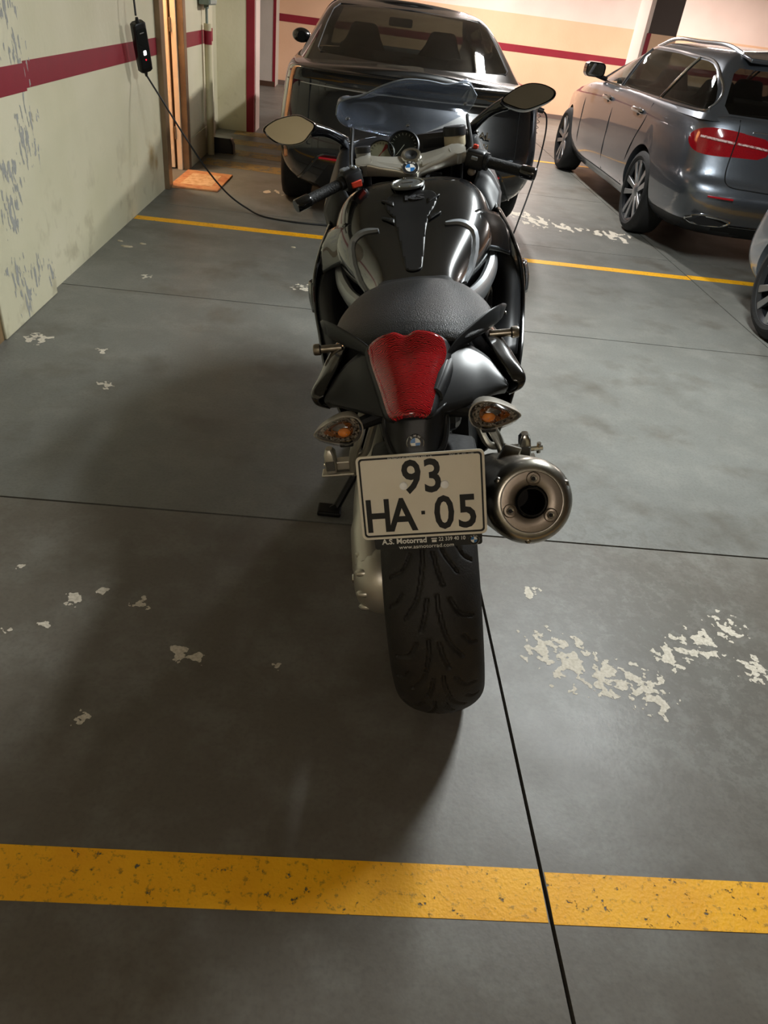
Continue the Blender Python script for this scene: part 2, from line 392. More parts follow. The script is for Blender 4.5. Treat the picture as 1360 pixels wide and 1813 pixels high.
wright = struct('wall_right', MB().box(9.0, 9.2, -4.2, 15.3, 0, CEIL), WALLP, 'peach right wall of the garage')
wnear = struct('wall_near', MB().box(-3.2, 9.2, -4.2, -4.0, 0, CEIL), WALLG, 'pale green wall behind the photographer')
struct('wall_left_end', MB().box(-3.2, -3.1, 10, 15.3, 0, CEIL), WALLW, 'wall of the far left bay')
struct('ceiling', MB().box(-3.2, 9.2, -4.2, 15.5, CEIL, CEIL + .15), CEILM, 'pale concrete ceiling of the garage')
pl = struct('wall_pillar', MB().box(3.86, 4.26, 12.0, 12.5, 0, CEIL), mat('dark_brown_pillar_paint', '3d3029', .5), 'dark brown square pillar behind the grey estate car')
MB().box(3.852, 4.268, 11.992, 12.508, 0, 1.49).build('peach_base', WALLP, pl, ang=0)
MB().box(3.845, 3.90, 11.985, 12.03, 0, 1.49).build('red_corner', RED, pl, ang=0)
MB().box(3.80, 3.862, 12.005, 12.5, 0, CEIL).build('white_edge', WALLW, pl, ang=0)

# ------------------------------------------------------------------ fluorescent fittings on the ceiling
TUBE = mat('lit_fluorescent_tube', 'ffffff', .5, emit='fff4e4', estr=9)
FIX = mat('lamp_white_enamel', 'e8e8e4', .4)
TUBE.cycles.emission_sampling = 'NONE'
where = ['above the space right of the motorcycle', 'above the gap between the sedan and the estate car', 'near the back wall behind the sedan', 'above the far side of the estate car', 'near the back wall behind the pillar', 'behind the photographer']
for k, (x, y, ln, along, wt, c) in enumerate(LAMPS):
    t = empty('fluorescent_lamp', (x, y, CEIL), math.pi / 2 if along else 0.)
    tag(t, 'white twin tube ceiling lamp ' + where[k], 'ceiling lamp', 'ceiling lamps of the garage')
    MB().box(-ln / 2 - .04, ln / 2 + .04, -.075, .075, -.06, 0).build('housing', FIX, t, ang=0, bev=.006)
    for s in (-1, 1):
        MB().tube([(-ln / 2, s * .04, -.085), (ln / 2, s * .04, -.085)], .013, 8).build('tube', TUBE, t)
        MB().box(-ln / 2 - .03, -ln / 2, s * .04 - .015, s * .04 + .015, -.1, -.06).build('socket', FIX, t, ang=0)
        MB().box(ln / 2, ln / 2 + .03, s * .04 - .015, s * .04 + .015, -.1, -.06).build('socket', FIX, t, ang=0)
    l = bpy.data.lights.new('lamp_light', 'AREA'); l.shape = 'RECTANGLE'; l.size = ln; l.size_y = .12; l.energy = wt; l.color = c
    lo = link(bpy.data.objects.new('lamp_light', l), t); lo.location = (0, 0, -.105)
l = bpy.data.lights.new('room_lamp_light', 'POINT'); l.energy = 55; l.color = (1, .80, .58); l.shadow_soft_size = .12
rl = tag(empty('room_lamp', (-2.0, 6.75, CEIL)), 'round warm ceiling lamp in the room behind the open door', 'ceiling lamp')
MB().lathe([(0, -.09), (.10, -.07), (.13, -.02), (.13, 0)], n=20).build('shade', mat('lit_lamp_glass', 'fff0d8', .4, emit='ffd9a0', estr=4), rl)
lo = link(bpy.data.objects.new('room_lamp_light', l), rl); lo.location = (0, 0, -.26)
# ================================================================== cars
GLASS = mat('tinted_car_glass', '15171a', .02, alpha=.55, spec=.6)
def glass_mat(name, tint, ref=.02):
    """thin tinted pane: tinted straight-through view plus mirror reflection"""
    m = bpy.data.materials.new(name); m.use_nodes = True; nt = m.node_tree; nt.nodes.clear()
    o = nt.nodes.new('ShaderNodeOutputMaterial'); t = nt.nodes.new('ShaderNodeBsdfTransparent'); t.inputs[0].default_value = (*tint, 1)
    g = nt.nodes.new('ShaderNodeBsdfGlossy'); g.inputs['Roughness'].default_value = ref; g.inputs[0].default_value = (.9, .92, .95, 1)
    fr = nt.nodes.new('ShaderNodeFresnel'); ge = nt.nodes.new('ShaderNodeNewGeometry'); rm_ = nt.nodes.new('ShaderNodeMapRange'); rm_.inputs['To Min'].default_value = 1.5; rm_.inputs['To Max'].default_value = 1 / 1.5
    nt.links.new(ge.outputs['Backfacing'], rm_.inputs['Value']); nt.links.new(rm_.outputs[0], fr.inputs[0])
    mx = nt.nodes.new('ShaderNodeMixShader'); nt.links.new(fr.outputs[0], mx.inputs[0]); nt.links.new(t.outputs[0], mx.inputs[1]); nt.links.new(g.outputs[0], mx.inputs[2])
    nt.links.new(mx.outputs[0], o.inputs[0]); return m
PANE_DARK = glass_mat('privacy_glass', (.105, .125, .115)); PANE = glass_mat('car_glass', (.62, .66, .62)); PANE_BLACK = glass_mat('very_dark_glass', (.08, .08, .08))
BLKP = mat('black_car_paint', '0b0c0e', .25, .0, coat=1.); GRYP = mat('selenite_grey_car_paint', '5a5f66', .33, .75, coat=1., noise=(900, '666b72', .4, .6))
SILP = mat('silver_car_paint', '9aa0a6', .33, .8, coat=1.)
RUB = mat('tyre_rubber', '141414', .75, bump=(60, .2)); TRIM = mat('black_plastic_trim', '101011', .55); CHR = mat('chrome', 'd8d8d8', .08, 1.); CABIN = mat('dark_cabin_fabric', '141416', .85)
REDL = mat('red_lamp_lens', '780a13', .08, coat=1., noise=(320, '9c121e', .4, .65)); ALLOY = mat('grey_alloy', 'a4a6a8', .34, .9); ALLOYD = mat('dark_grey_alloy', '44464a', .35, .9)
GAP = mat('panel_gap', '040404', .9)

def half_ring(p, L):
    z, yr, wr, w, yf = p[:5]; dz = p[5] if len(p) > 5 else 0.; c = p[6] if len(p) > 6 else .30; wf = w * (p[7] if len(p) > 7 else .93)
    pts = [(0, yr), (.30 * wr, yr + .004), (.58 * wr, yr + .02), (.82 * wr, yr + .07), (.96 * wr, yr + .07 + .30 * c), (wr * .6 + w * .4 + .0, yr + .07 + c), (w, yr + .45 + c * 1.6), (w, (yr * .55 + yf * .45)), (w, yr * .3 + yf * .7),
           (wf, yf - .75 if L > 4 else yf - .4), (wf * .88, yf - .26), (wf * .6, yf - .08), (wf * .3, yf - .02), (0, yf)]
    return [(x, y, z - dz * max(0, (y - 2.6) / (L - 2.6)) ** 1.2 if dz else z) for x, y in pts]
def shell(levels, L, nt=5, nl=4, crown=.03, bottom=True, capk=12):
    """stack of horizontal plan outlines; returns verts, faces, list of cap face ids"""
    rings = [cr(half_ring(p, L), nt) for p in levels]
    cols = [cr([r[k] for r in rings], nl) for k in range(len(rings[0]))]
    nr = len(cols[0]); nk = len(cols); V = []; Fc = []
    full = 2 * nk - 2
    for i in range(nr):
        half = [cols[k][i] for k in range(nk)]
        V += half + [(-x, y, z) for x, y, z in half[-2:0:-1]]
    for i in range(nr - 1):
        for k in range(full): Fc.append((i * full + k, i * full + (k + 1) % full, (i + 1) * full + (k + 1) % full, (i + 1) * full + k))
    if bottom: Fc.append(tuple(range(full))[::-1])
    top = (nr - 1) * full; rows = [[top]]; cap = []
    for k in range(1, nk - 1):
        a = V[top + k]; row = [top + k]
        for s in range(1, capk):
            t = s / capk; wd = abs(a[0]); row.append(len(V)); V.append((a[0] * (1 - 2 * t), a[1], a[2] + crown * 4 * t * (1 - t) * min(1, wd / .4)))
        row.append(top + full - k); rows.append(row)
    rows.append([top + nk - 1])
    for a, b in zip(rows[:-1], rows[1:]):
        if len(a) == 1:
            for s in range(len(b) - 1): cap.append(len(Fc)); Fc.append((a[0], b[s + 1], b[s]))
        elif len(b) == 1:
            for s in range(len(a) - 1): cap.append(len(Fc)); Fc.append((b[0], a[s], a[s + 1]))
        else:
            for s in range(len(a) - 1): cap.append(len(Fc)); Fc.append((a[s], a[s + 1], b[s + 1], b[s]))
    return V, Fc, cap
def to_bm(V, F):
    bm = bmesh.new(); vs = [bm.verts.new(p) for p in V]
    for q in F:
        try: bm.faces.new([vs[i] for i in q])
        except ValueError: pass
    bmesh.ops.recalc_face_normals(bm, faces=bm.faces[:]); bm.normal_update(); return bm
def carve(bm, poly, axes, test):
    """cut a convex outline (in two axes) through the faces that pass test; removes them from bm and returns them as verts, faces"""
    E = [Vector((1, 0, 0)), Vector((0, 1, 0)), Vector((0, 0, 1))]
    A_, B_ = [E[k] if isinstance(k, int) else Vector(k).normalized() for k in axes]; n = len(poly)
    for i in range(n):
        p, q = poly[i], poly[(i + 1) % n]
        no = A_ * (q[1] - p[1]) - B_ * (q[0] - p[0])
        if no.length < 1e-9: continue
        co = A_ * p[0] + B_ * p[1]
        x0, x1 = min(t[0] for t in poly) - .2, max(t[0] for t in poly) + .2; z0, z1 = min(t[1] for t in poly) - .2, max(t[1] for t in poly) + .2
        fs = [f for f in bm.faces if test(f) and x0 < f.calc_center_median().dot(A_) < x1 and z0 < f.calc_center_median().dot(B_) < z1]
        ge = set(fs)
        for f in fs: ge.update(f.edges); ge.update(f.verts)
        bmesh.ops.bisect_plane(bm, geom=list(ge), dist=1e-5, plane_co=co, plane_no=no.normalized())
    out = []
    for f in bm.faces:
        c = f.calc_center_median()
        if test(f) and inpoly((c.dot(A_), c.dot(B_)), poly): out.append(f)
    idx = {}; V = []; F = []
    for f in out:
        q = []
        for v in f.verts:
            if v not in idx: idx[v] = len(V); V.append(tuple(v.co))
            q.append(idx[v])
        F.append(tuple(q))
    bmesh.ops.delete(bm, geom=out, context='FACES')
    return V, F
def put_bm(bm, name, m, parent, ang=38):
    me = bpy.data.meshes.new(name); bm.to_mesh(me); return fin(name, me, m, parent, ang)
def biggest(VF):
    V, F = VF; par = list(range(len(V)))
    def fd(i):
        while par[i] != i: par[i] = par[par[i]]; i = par[i]
        return i
    for f in F:
        for k in f[1:]: par[fd(k)] = fd(f[0])
    cnt = {}
    for f in F: cnt[fd(f[0])] = cnt.get(fd(f[0]), 0) + 1
    if len(cnt) < 2: return VF
    b = max(cnt, key=cnt.get); F = [f for f in F if fd(f[0]) == b]; us = sorted({i for f in F for i in f}); mp = {i: k for k, i in enumerate(us)}
    return [V[i] for i in us], [tuple(mp[i] for i in f) for f in F]
def put(VF, name, m, parent, ang=60, thick=0.):
    VF = biggest(VF)
    me = bpy.data.meshes.new(name); me.from_pydata(VF[0], [], VF[1]); me.update(); o = fin(name, me, m, parent, ang)
    if thick: x = o.modifiers.new('solid', 'SOLIDIFY'); x.thickness = thick; x.offset = -1
    return o
def cut_arches(V, F, wheels, r, xin, parent, name, m):
    me = bpy.data.meshes.new('b'); me.from_pydata(V, [], F); me.update()
    bm = bmesh.new(); bm.from_mesh(me); bmesh.ops.recalc_face_normals(bm, faces=bm.faces[:]); bm.to_mesh(me); bm.free()
    o = link(bpy.data.objects.new('b', me)); cutters = []
    for (y, zc) in wheels:
        for s in (-1, 1):
            q = [(y + r * math.cos(2 * math.pi * k / 48), zc + r * math.sin(2 * math.pi * k / 48)) for k in range(48)]
            q = [(a, min(max(b, -.1), 2)) for a, b in q]
            c = MB().prism(q, s * xin, s * 1.3, 'x').build('c', None, ang=0); cutters.append(c)
            x = o.modifiers.new('x', 'BOOLEAN'); x.object = c; x.operation = 'DIFFERENCE'; x.solver = 'EXACT'
    dg = bpy.context.evaluated_depsgraph_get(); me2 = bpy.data.meshes.new_from_object(o.evaluated_get(dg))
    bpy.data.objects.remove(o)
    for c in cutters: bpy.data.objects.remove(c)
    bm = bmesh.new(); bm.from_mesh(me2); bm.normal_update(); return bm
def wheel(parent, x, y, zc, R, rr, wd, side, spokes, sm, dark, style='twin', steer=0.):
    """axis along x; side=-1: outer face looks to -x"""
    M = Matrix.Translation((x, y, zc)) @ Matrix.Rotation(steer, 4, 'Z') @ Matrix.Rotation(side * math.pi / 2, 4, 'Y')
    # local z = outward
    rim = MB().lathe([(rr * .62, -wd * .6), (rr * .93, -wd * .55), (rr * .9, -wd * .1), (rr * .95, -.012), (rr * 1.0, -.004), (rr * 1.03, -.01), (rr * 1.03, -.03)], M, 40).build('wheel', dark, parent)
    h = wd
    MB().lathe([(rr * .98, -h), (rr * 1.10, -h - .008), (R - .03, -h + .0), (R - .006, -h + .02), (R, -h + .05), (R, -.055), (R - .006, -.025), (R - .03, -.002), (rr * 1.12, .008), (rr * 1.03, .0), (rr * 1.0, -.012)], M, 48).build('tyre', RUB, rim)
    MB().lathe([(.0, -.10), (rr * .72, -.10), (rr * .72, -.085), (0, -.085)], M, 32).build('brake_disc', mat('brake_steel', '6d6d6d', .3, 1.), rim)
    for k in range(spokes):
        a = 2 * math.pi * k / spokes + .3
        A = M @ Matrix.Rotation(a, 4, 'Z'); mb = MB()
        if style == 'twin':
            for s in (-1, 1):
                mb.loft([[A @ Vector(p) for p in ((.05, s * .018 - .018, -.02), (.05, s * .018 + .018, -.02), (.05, s * .018 + .014, -.05), (.05, s * .018 - .014, -.05))],
                         [A @ Vector(p) for p in ((rr * .6, s * .038 - .021, -.012), (rr * .6, s * .038 + .021, -.012), (rr * .6, s * .038 + .016, -.05), (rr * .6, s * .038 - .016, -.05))],
                         [A @ Vector(p) for p in ((rr * .97, s * .056 - .026, -.006), (rr * .97, s * .056 + .026, -.006), (rr * .97, s * .056 + .018, -.04), (rr * .97, s * .056 - .018, -.04))]])
        else:
            mb.loft([[A @ Vector(p) for p in ((.04, -.03, -.02), (.04, .03, -.02), (.04, .026, -.05), (.04, -.026, -.05))],
                     [A @ Vector(p) for p in ((rr * .97, -.045, -.006), (rr * .97, .045, -.006), (rr * .97, .04, -.04), (rr * .97, -.04, -.04))]])
        mb.build('spoke', sm, rim, bev=.004)
    MB().lathe([(0, -.008), (.035, -.010), (.06, -.02), (.065, -.05)], M, 24).build('hub_cap', sm, rim)
    return rim
def strip(parent, name, pts, r, m, n=6, sm=6):
    return MB().tube(cr(pts, sm), r, n).build(name, m, parent)
def on_shell(bvh, pts, d, off):
    """drop 3D guide points on the shell along direction d"""
    out = []
    for p in pts:
        h = bvh.ray_cast(Vector(p) - Vector(d) * 2.5, Vector(d))
        if h[0] is None: h = bvh.find_nearest(Vector(p))
        n = h[1]; n = n if n.dot(Vector(d)) < 0 else -n
        out.append(tuple(h[0] + n * off))
    return out
def seat_shape(parent, x, y, z0, top, m, w=.24):
    MB().loft([[(x + sx * w * .8, y + sy * .07, z0) for sx, sy in ((-1, -1), (1, -1), (1, 1), (-1, 1))], [(x + sx * w, y + sy * .08 - .04, z0 + .1) for sx, sy in ((-1, -1), (1, -1), (1, 1), (-1, 1))],
               [(x + sx * w * .72, y + sy * .06 - .12, top - .12) for sx, sy in ((-1, -1), (1, -1), (1, 1), (-1, 1))], [(x + sx * w * .50, y + sy * .05 - .15, top) for sx, sy in ((-1, -1), (1, -1), (1, 1), (-1, 1))]]).build('car_seat', m, parent, bev=.03, seg=3)

# ------------------------------------------------------------------ black sedan
def sedan():
    t = tag(empty('sedan_car', (.37, 5.75, 0), math.radians(1.5)), 'black sedan parked rear-on behind the motorcycle with a charging cable plugged in', 'car')
    L = 4.8
    low = [(.20, .28, .78, .88, L - .2), (.27, .14, .86, .95, L - .12), (.36, .06, .92, 1.0, L - .05), (.48, .0, .95, 1.015, L), (.60, .0, .955, 1.015, L), (.72, .04, .95, 1.01, L - .02, .02), (.84, .09, .94, .995, L - .05, .08), (.93, .11, .93, .98, L - .1, .14), (.985, .08, .915, .96, L - .15, .18), (1.015, .05, .89, .93, L - .2, .2), (1.028, .09, .85, .90, L - .3, .2)]
    V, F, cap = shell(low, L, crown=.045)
    bm = cut_arches(V, F, [(.93, .34), (3.85, .34)], .375, .62, t, 'body', BLKP)
    back = lambda f: f.normal.y < -.15 and f.calc_center_median().y < .8
    lampV = carve(bm, [(-1.1, .845), (-.5, .86), (.5, .86), (1.1, .845), (1.1, .955), (.4, .945), (-.4, .945), (-1.1, .955)][::-1], (0, 2), lambda f: back(f) and f.calc_center_median().y < .55)
    inner = lambda f: f.normal.z > .5 and f.calc_center_median().z > .9 and .75 < f.calc_center_median().y < 3.5 and abs(f.calc_center_median().x) < .8
    cab = carve(bm, [(-.72, .62), (.72, .62), (.76, 3.3), (-.76, 3.3)], (0, 1), lambda f: f.normal.z > .4 and f.calc_center_median().z > .85)
    lowpan = carve(bm, [(-.70, .27), (-.60, .43), (.60, .43), (.70, .27), (.6, .15), (-.6, .15)][::-1], (0, 2), back)
    lid = carve(bm, [(-.76, .55), (-.76, .845), (.76, .845), (.76, .55)][::-1], (0, 2), back)
    body = put_bm(bm, 'body', BLKP, t)
    put(lampV, 'light_bar', mat('smoked_black_lamp', '0c0d0f', .05, coat=1.), t); put(cab, 'parcel_shelf', CABIN, t); put(lowpan, 'diffuser', TRIM, t); put(lid, 'boot_lid', BLKP, t)
    bvh = BVHTree.FromPolygons([Vector(v) for v in V], [f for f in F if len(f) < 6])
    rear = (0, 1, 0)
    strip(t, 'light_strip', on_shell(bvh, [(x, 0, .925 - .02 * (1 - (x / .95) ** 2)) for x in (-.93, -.8, -.6, -.4, -.2, 0, .2, .4, .6, .8, .93)], rear, .004), .005, mat('clear_light_strip', '9a9690', .15, .6))
    for s in (-1, 1):
        strip(t, 'panel_gap', on_shell(bvh, [(s * .765, 0, z) for z in (.55, .65, .75, .85, .95)], rear, .0005), .004, GAP)
        q = on_shell(bvh, [(s * x, 0, .47) for x in (.46, .52, .58, .64, .67)], rear, .004)
        MB().tube(q, .022, 8, sy=.45).build('rear_reflector', mat('red_reflector', 'a0101c', .15, coat=1.), t)
        strip(t, 'bumper_edge', on_shell(bvh, [(s * .55, 0, .50), (s * .66, 0, .49), (s * .74, 0, .40), (s * .82, 0, .29), (s * .93, 0, .27)], rear, .002), .011, mat('glossy_black_edge', '1a1a1c', .15, coat=1.))
    strip(t, 'panel_gap', on_shell(bvh, [(x, 0, .55) for x in (-.765, -.4, 0, .4, .765)], rear, .0005), .004, GAP)
    # greenhouse
    hi = [(.985, .38, .85, .925, 4.02, 0, .22, .85), (1.06, .56, .80, .885, 3.80, 0, .22, .85), (1.16, .86, .765, .83, 3.52, 0, .2, .85), (1.28, 1.24, .72, .765, 3.2, 0, .18, .85), (1.37, 1.58, .665, .705, 2.92, 0, .15, .86), (1.415, 1.82, .60, .645, 2.75, 0, .13, .88), (1.44, 2.0, .50, .55, 2.62, 0, .1, .9)]
    V2, F2, cap2 = shell(hi, 3.9, nl=5, crown=.03, bottom=False)
    bm = to_bm(V2, F2)
    rw = [(-.745, 1.105), (-.72, 1.085), (0, 1.065), (.72, 1.085), (.745, 1.105), (.70, 1.25), (.655, 1.35), (.60, 1.39), (0, 1.405), (-.60, 1.39), (-.655, 1.35), (-.70, 1.25)]
    rearglass = carve(bm, rw, (0, 2), lambda f: f.normal.y < -.12 and f.calc_center_median().y < 2.2)
    fw_ = [(-.70, 1.02), (.70, 1.02), (.66, 1.2), (.57, 1.37), (0, 1.395), (-.57, 1.37), (-.66, 1.2)]
    front = carve(bm, fw_, (0, 2), lambda f: f.normal.y > .12 and f.calc_center_median().y > 2.4)
    sides = []
    for s in (-1, 1):
        sd = lambda f, s=s: f.normal.x * s > .3
        sides.append(carve(bm, [(1.05, 1.04), (2.05, 1.03), (2.05, 1.345), (1.75, 1.33), (1.3, 1.2)], (1, 2), sd))
        sides.append(carve(bm, [(2.13, 1.05), (3.22, 1.05), (2.72, 1.30), (2.5, 1.34), (2.13, 1.345)], (1, 2), sd))
    put_bm(bm, 'roof', BLKP, t)
    put(rearglass, 'rear_window', PANE_DARK, t); put(front, 'windscreen', PANE, t)
    for q in sides: put(q, 'side_window', PANE_DARK, t)
    bv2 = BVHTree.FromPolygons([Vector(v) for v in V2], F2)
    rim_ = on_shell(bv2, [(x, 0, z) for x, z in rw + rw[:1]], rear, .001)
    MB().tube(rim_, .006, 6, cap=False).build('window_seal', TRIM, t)
    for s in (-1, 1): seat_shape(t, s * .37, 2.45, .95, 1.27, CABIN, .22); seat_shape(t, s * .42, 1.3, .98, 1.13, CABIN, .2)
    seat_shape(t, 0, 1.3, .98, 1.10, CABIN, .16)
    MB().box(-.6, .6, 2.95, 3.5, .95, 1.06).build('dashboard', CABIN, t, bev=.04, seg=3)
    MB().loft([[(x, 3.0 + y, z) for x, z in rrect(.24, .075, .02, 4, 0, 1.29)] for y in (0, .03)]).build('interior_mirror', TRIM, t)
    for s in (-1, 1):
        m = MB().sphere((s * .99, 3.05, 1.075), (.095, .06, .065), 18, 12).build('wing_mirror', BLKP, t)
        MB().tube([(s * .80, 3.08, 1.03), (s * .95, 3.06, 1.04)], .02, 8).build('mirror_arm', TRIM, m)
        MB().lathe([(0, 0), (.045, 0)], frame_to((s * .985, 2.990, 1.07), (0, -1, -.1)), 20).build('mirror_glass', mat('dark_reflection_glass', '2c2e30', .05, 1.), m); mat('mirror_glass', 'c8c8c8', .02, 1.)  # wing mirror colour darkened to stand in for a dark reflection
        for y in (.93, 3.85): wheel(t, s * .985, y, .34, .34, .235, .235, s, 5, ALLOY, ALLOYD, 'single')
    text('badge', 'SEAL', .062, frame_to((.475, .035, .735), (0, -1, 0)), CHR, t, .003, .001, sx=1.25)
    text('badge', 'DM-i', .05, frame_to((.50, .035, .665), (0, -1, 0)), CHR, t, .003, .001)
    MB().prism(rrect(.52, .12, .01, 3, 0, .62), .0, .035, 'y').build('plate_recess', TRIM, t)
    MB().tube([(0, .02, .30), (0, -.03, .30), (0, -.03, .26)], .012, 8).build('towing_eye', CHR, t)
    return t
sedan()

# ------------------------------------------------------------------ grey estate car
def estate():
    t = tag(empty('estate_car', (3.335, 5.66, 0)), 'grey estate car with red tail lamps and chrome exhaust trim on the right', 'car')
    L = 4.93
    low = [(.20, .34, .68, .80, L - .25), (.27, .20, .78, .86, L - .15), (.33, .10, .84, .895, L - .08), (.42, .04, .87, .92, L - .02), (.52, .0, .885, .928, L), (.60, .02, .885, .93, L), (.66, .075, .88, .93, L - .02, .02), (.78, .11, .875, .93, L - .05, .06), (.90, .13, .865, .925, L - .1, .13), (.985, .155, .85, .91, L - .2, .2), (1.03, .18, .83, .89, L - .3, .22), (1.05, .22, .80, .86, L - .4, .22)]
    V, F, cap = shell(low, L, crown=.02)
    bm = cut_arches(V, F, [(1.13, .335), (4.06, .335)], .365, .6, t, 'body', GRYP)
    back = lambda f: f.normal.y < -.10 and f.calc_center_median().y < .75
    lamps = []
    for s in (-1, 1):
        q = cr([(-.512, .953), (-.60, .962), (-.72, .962), (-.83, .935), (-.885, .893), (-.885, .855), (-.84, .815), (-.76, .79), (-.64, .786), (-.522, .795)], 2, False)
        lamps.append(carve(bm, [(s * -a, b) for a, b in q], ((1, s * 1, 0), 2), lambda f, s=s: f.calc_center_median().y < .7 and f.calc_center_median().x * s > .3 and f.normal.z < .6))
        q = [(s * a, b) for a, b in ((.592, .955), (.40, .935), (.34, .90), (.36, .825), (.42, .80), (.606, .795))]
        lamps.append(carve(bm, q if s < 0 else q[::-1], (0, 2), back))
    gate = carve(bm, [(-.60, 1.02), (.60, 1.02), (.60, .62), (.55, .60), (-.55, .60), (-.60, .62)], (0, 2), back)
    bump = carve(bm, [(-.98, .33), (.98, .33), (.98, .20), (-.98, .20)], (0, 2), lambda f: f.calc_center_median().y < .72 and f.normal.z > -.9)
    cab = carve(bm, [(-.76, .35), (.76, .35), (.78, 3.3), (-.78, 3.3)], (0, 1), lambda f: f.normal.z > .5 and f.calc_center_median().z > .9)
    doors = []
    for s in (-1, 1):
        sd = lambda f, s=s: f.normal.x * s > .4
        doors.append(carve(bm, [(1.60, .30), (2.30, .30), (2.30, 1.0), (1.25, 1.0), (1.30, .86), (1.50, .62)], (1, 2), sd))
        doors.append(carve(bm, [(2.312, .30), (3.35, .30), (3.35, .97), (2.312, 1.0)], (1, 2), sd))
    put_bm(bm, 'body', GRYP, t)
    for q in lamps: put(q, 'tail_lamp', REDL, t)
    put(gate, 'tailgate', GRYP, t); put(bump, 'diffuser', TRIM, t); put(cab, 'load_cover', CABIN, t)
    for q in doors: put(q, 'door', GRYP, t)
    bvh = BVHTree.FromPolygons([Vector(v) for v in V], [f for f in F if len(f) < 6]); rear = (0, 1, 0)
    for s in (-1, 1):
        strip(t, 'light_guide', on_shell(bvh, [(s * x, 0, z) for x, z in ((.825, .895), (.77, .893), (.70, .888), (.61, .884))], rear, .004), .009, mat('pale_light_guide', 'd9c2be', .2, noise=(70, 'a06060', .45, .6)))
        strip(t, 'light_guide', on_shell(bvh, [(s * x, 0, z) for x, z in ((.59, .883), (.5, .878), (.42, .872), (.36, .866))], rear, .004), .008, MATS['pale_light_guide'])
        strip(t, 'panel_gap', on_shell(bvh, [(s * x, 0, z) for x, z in ((.60, 1.03), (.60, .96), (.605, .88), (.612, .79), (.618, .70), (.61, .63), (.56, .605), (.4, .60), (.2, .595), (0, .595))], rear, .0), .0045, GAP)
        q = on_shell(bvh, [(s * x, 0, .53) for x in (.54, .60, .66, .72)], rear, .003)
        MB().tube(q, .018, 8, sy=.5).build('rear_reflector', MATS['red_reflector'], t)
        # chrome exhaust surround
        o = [(s * .78, .345), (s * .70, .385), (s * .52, .375), (s * .47, .355), (s * .53, .32), (s * .70, .315)]
        strip(t, 'exhaust_trim', on_shell(bvh, [(a, 0, b) for a, b in o + o[:1]], rear, .006), .010, CHR, 8, 5)
        MB().prism(o if s < 0 else o[::-1], .10, .14, 'y').build('exhaust_opening', GAP, t)
        sx = (s, 0, 0); ds = (-s, 0, 0)
        strip(t, 'panel_gap', on_shell(bvh, [(0, y, z) for y, z in ((1.25, 1.0), (1.30, .86), (1.42, .72), (1.52, .55), (1.60, .32))], ds, 0), .004, GAP)
        strip(t, 'panel_gap', on_shell(bvh, [(0, 2.306, z) for z in (1.0, .8, .6, .45, .31)], ds, 0), .004, GAP)
        strip(t, 'panel_gap', on_shell(bvh, [(0, 3.355, z) for z in (.96, .8, .6, .45, .31)], ds, 0), .004, GAP)
        strip(t, 'panel_gap', on_shell(bvh, [(0, y, .295) for y in (1.6, 2.2, 2.8, 3.4)], ds, 0), .005, GAP)
        for y in (1.42, 2.42):
            p = on_shell(bvh, [(0, y, .915), (0, y + .22, .915)], ds, .018)
            h = MB().tube(cr([on_shell(bvh, [(0, y - .01, .915)], ds, 0)[0], p[0], p[1], on_shell(bvh, [(0, y + .23, .915)], ds, 0)[0]], 5), .014, 8, sy=1.3).build('door_handle', CHR, t)
            MB().sphere(on_shell(bvh, [(0, y + .09, .905)], ds, -.004)[0], (.012, .055, .035)).build('handle_cup', TRIM, h)
    hi = [(1.0, .165, .835, .895, 3.92, 0, .16, .85), (1.08, .235, .795, .86, 3.70, 0, .16, .85), (1.20, .33, .745, .805, 3.36, 0, .15, .85), (1.32, .43, .69, .745, 3.0, 0, .14, .86), (1.39, .50, .635, .69, 2.75, 0, .12, .88), (1.425, .56, .56, .62, 2.55, 0, .1, .9), (1.44, .62, .48, .54, 2.42, 0, .08, .9)]
    V2, F2, c2 = shell(hi, 3.95, nl=5, crown=.03, bottom=False); bm = to_bm(V2, F2)
    tg = carve(bm, [(-.70, 1.10), (-.67, 1.055), (.67, 1.055), (.70, 1.10), (.64, 1.30), (.60, 1.335), (-.60, 1.335), (-.64, 1.30)], (0, 2), lambda f: f.normal.y < -.2 and f.calc_center_median().y < .9)
    ws = carve(bm, [(-.68, 1.04), (.68, 1.04), (.64, 1.22), (.56, 1.37), (-.56, 1.37), (-.64, 1.22)], (0, 2), lambda f: f.normal.y > .12 and f.calc_center_median().y > 2.2)
    win = []
    wq = [[(.37, 1.085), (.375, 1.065), (.40, 1.052), (1.20, 1.05), (1.02, 1.352), (.86, 1.348), (.75, 1.335), (.64, 1.305), (.54, 1.255), (.46, 1.195), (.40, 1.13)], [(1.225, 1.05), (2.28, 1.04), (2.24, 1.365), (1.5, 1.365), (1.045, 1.348)], [(2.33, 1.04), (3.42, 1.035), (3.28, 1.09), (3.0, 1.21), (2.75, 1.30), (2.5, 1.35), (2.30, 1.363)]]
    outline = cr([(.37, 1.08), (.40, 1.05), (.8, 1.045), (1.5, 1.04), (2.4, 1.035), (3.1, 1.03), (3.45, 1.025), (3.3, 1.10), (3.0, 1.225), (2.7, 1.325), (2.3, 1.38), (1.7, 1.382), (1.1, 1.368), (.88, 1.362), (.74, 1.346), (.62, 1.312), (.52, 1.262), (.44, 1.20), (.39, 1.14)], 4, True)
    bv2 = BVHTree.FromPolygons([Vector(v) for v in V2], F2)
    for s in (-1, 1):
        for q in wq: win.append(carve(bm, q, (1, 2), lambda f, s=s: f.normal.x * s > .35))
    put_bm(bm, 'roof', GRYP, t); put(tg, 'rear_window', PANE_BLACK, t); put(ws, 'windscreen', PANE, t)
    for k, q in enumerate(win): put(q, 'side_window', PANE if k % 3 == 2 else PANE_DARK, t)
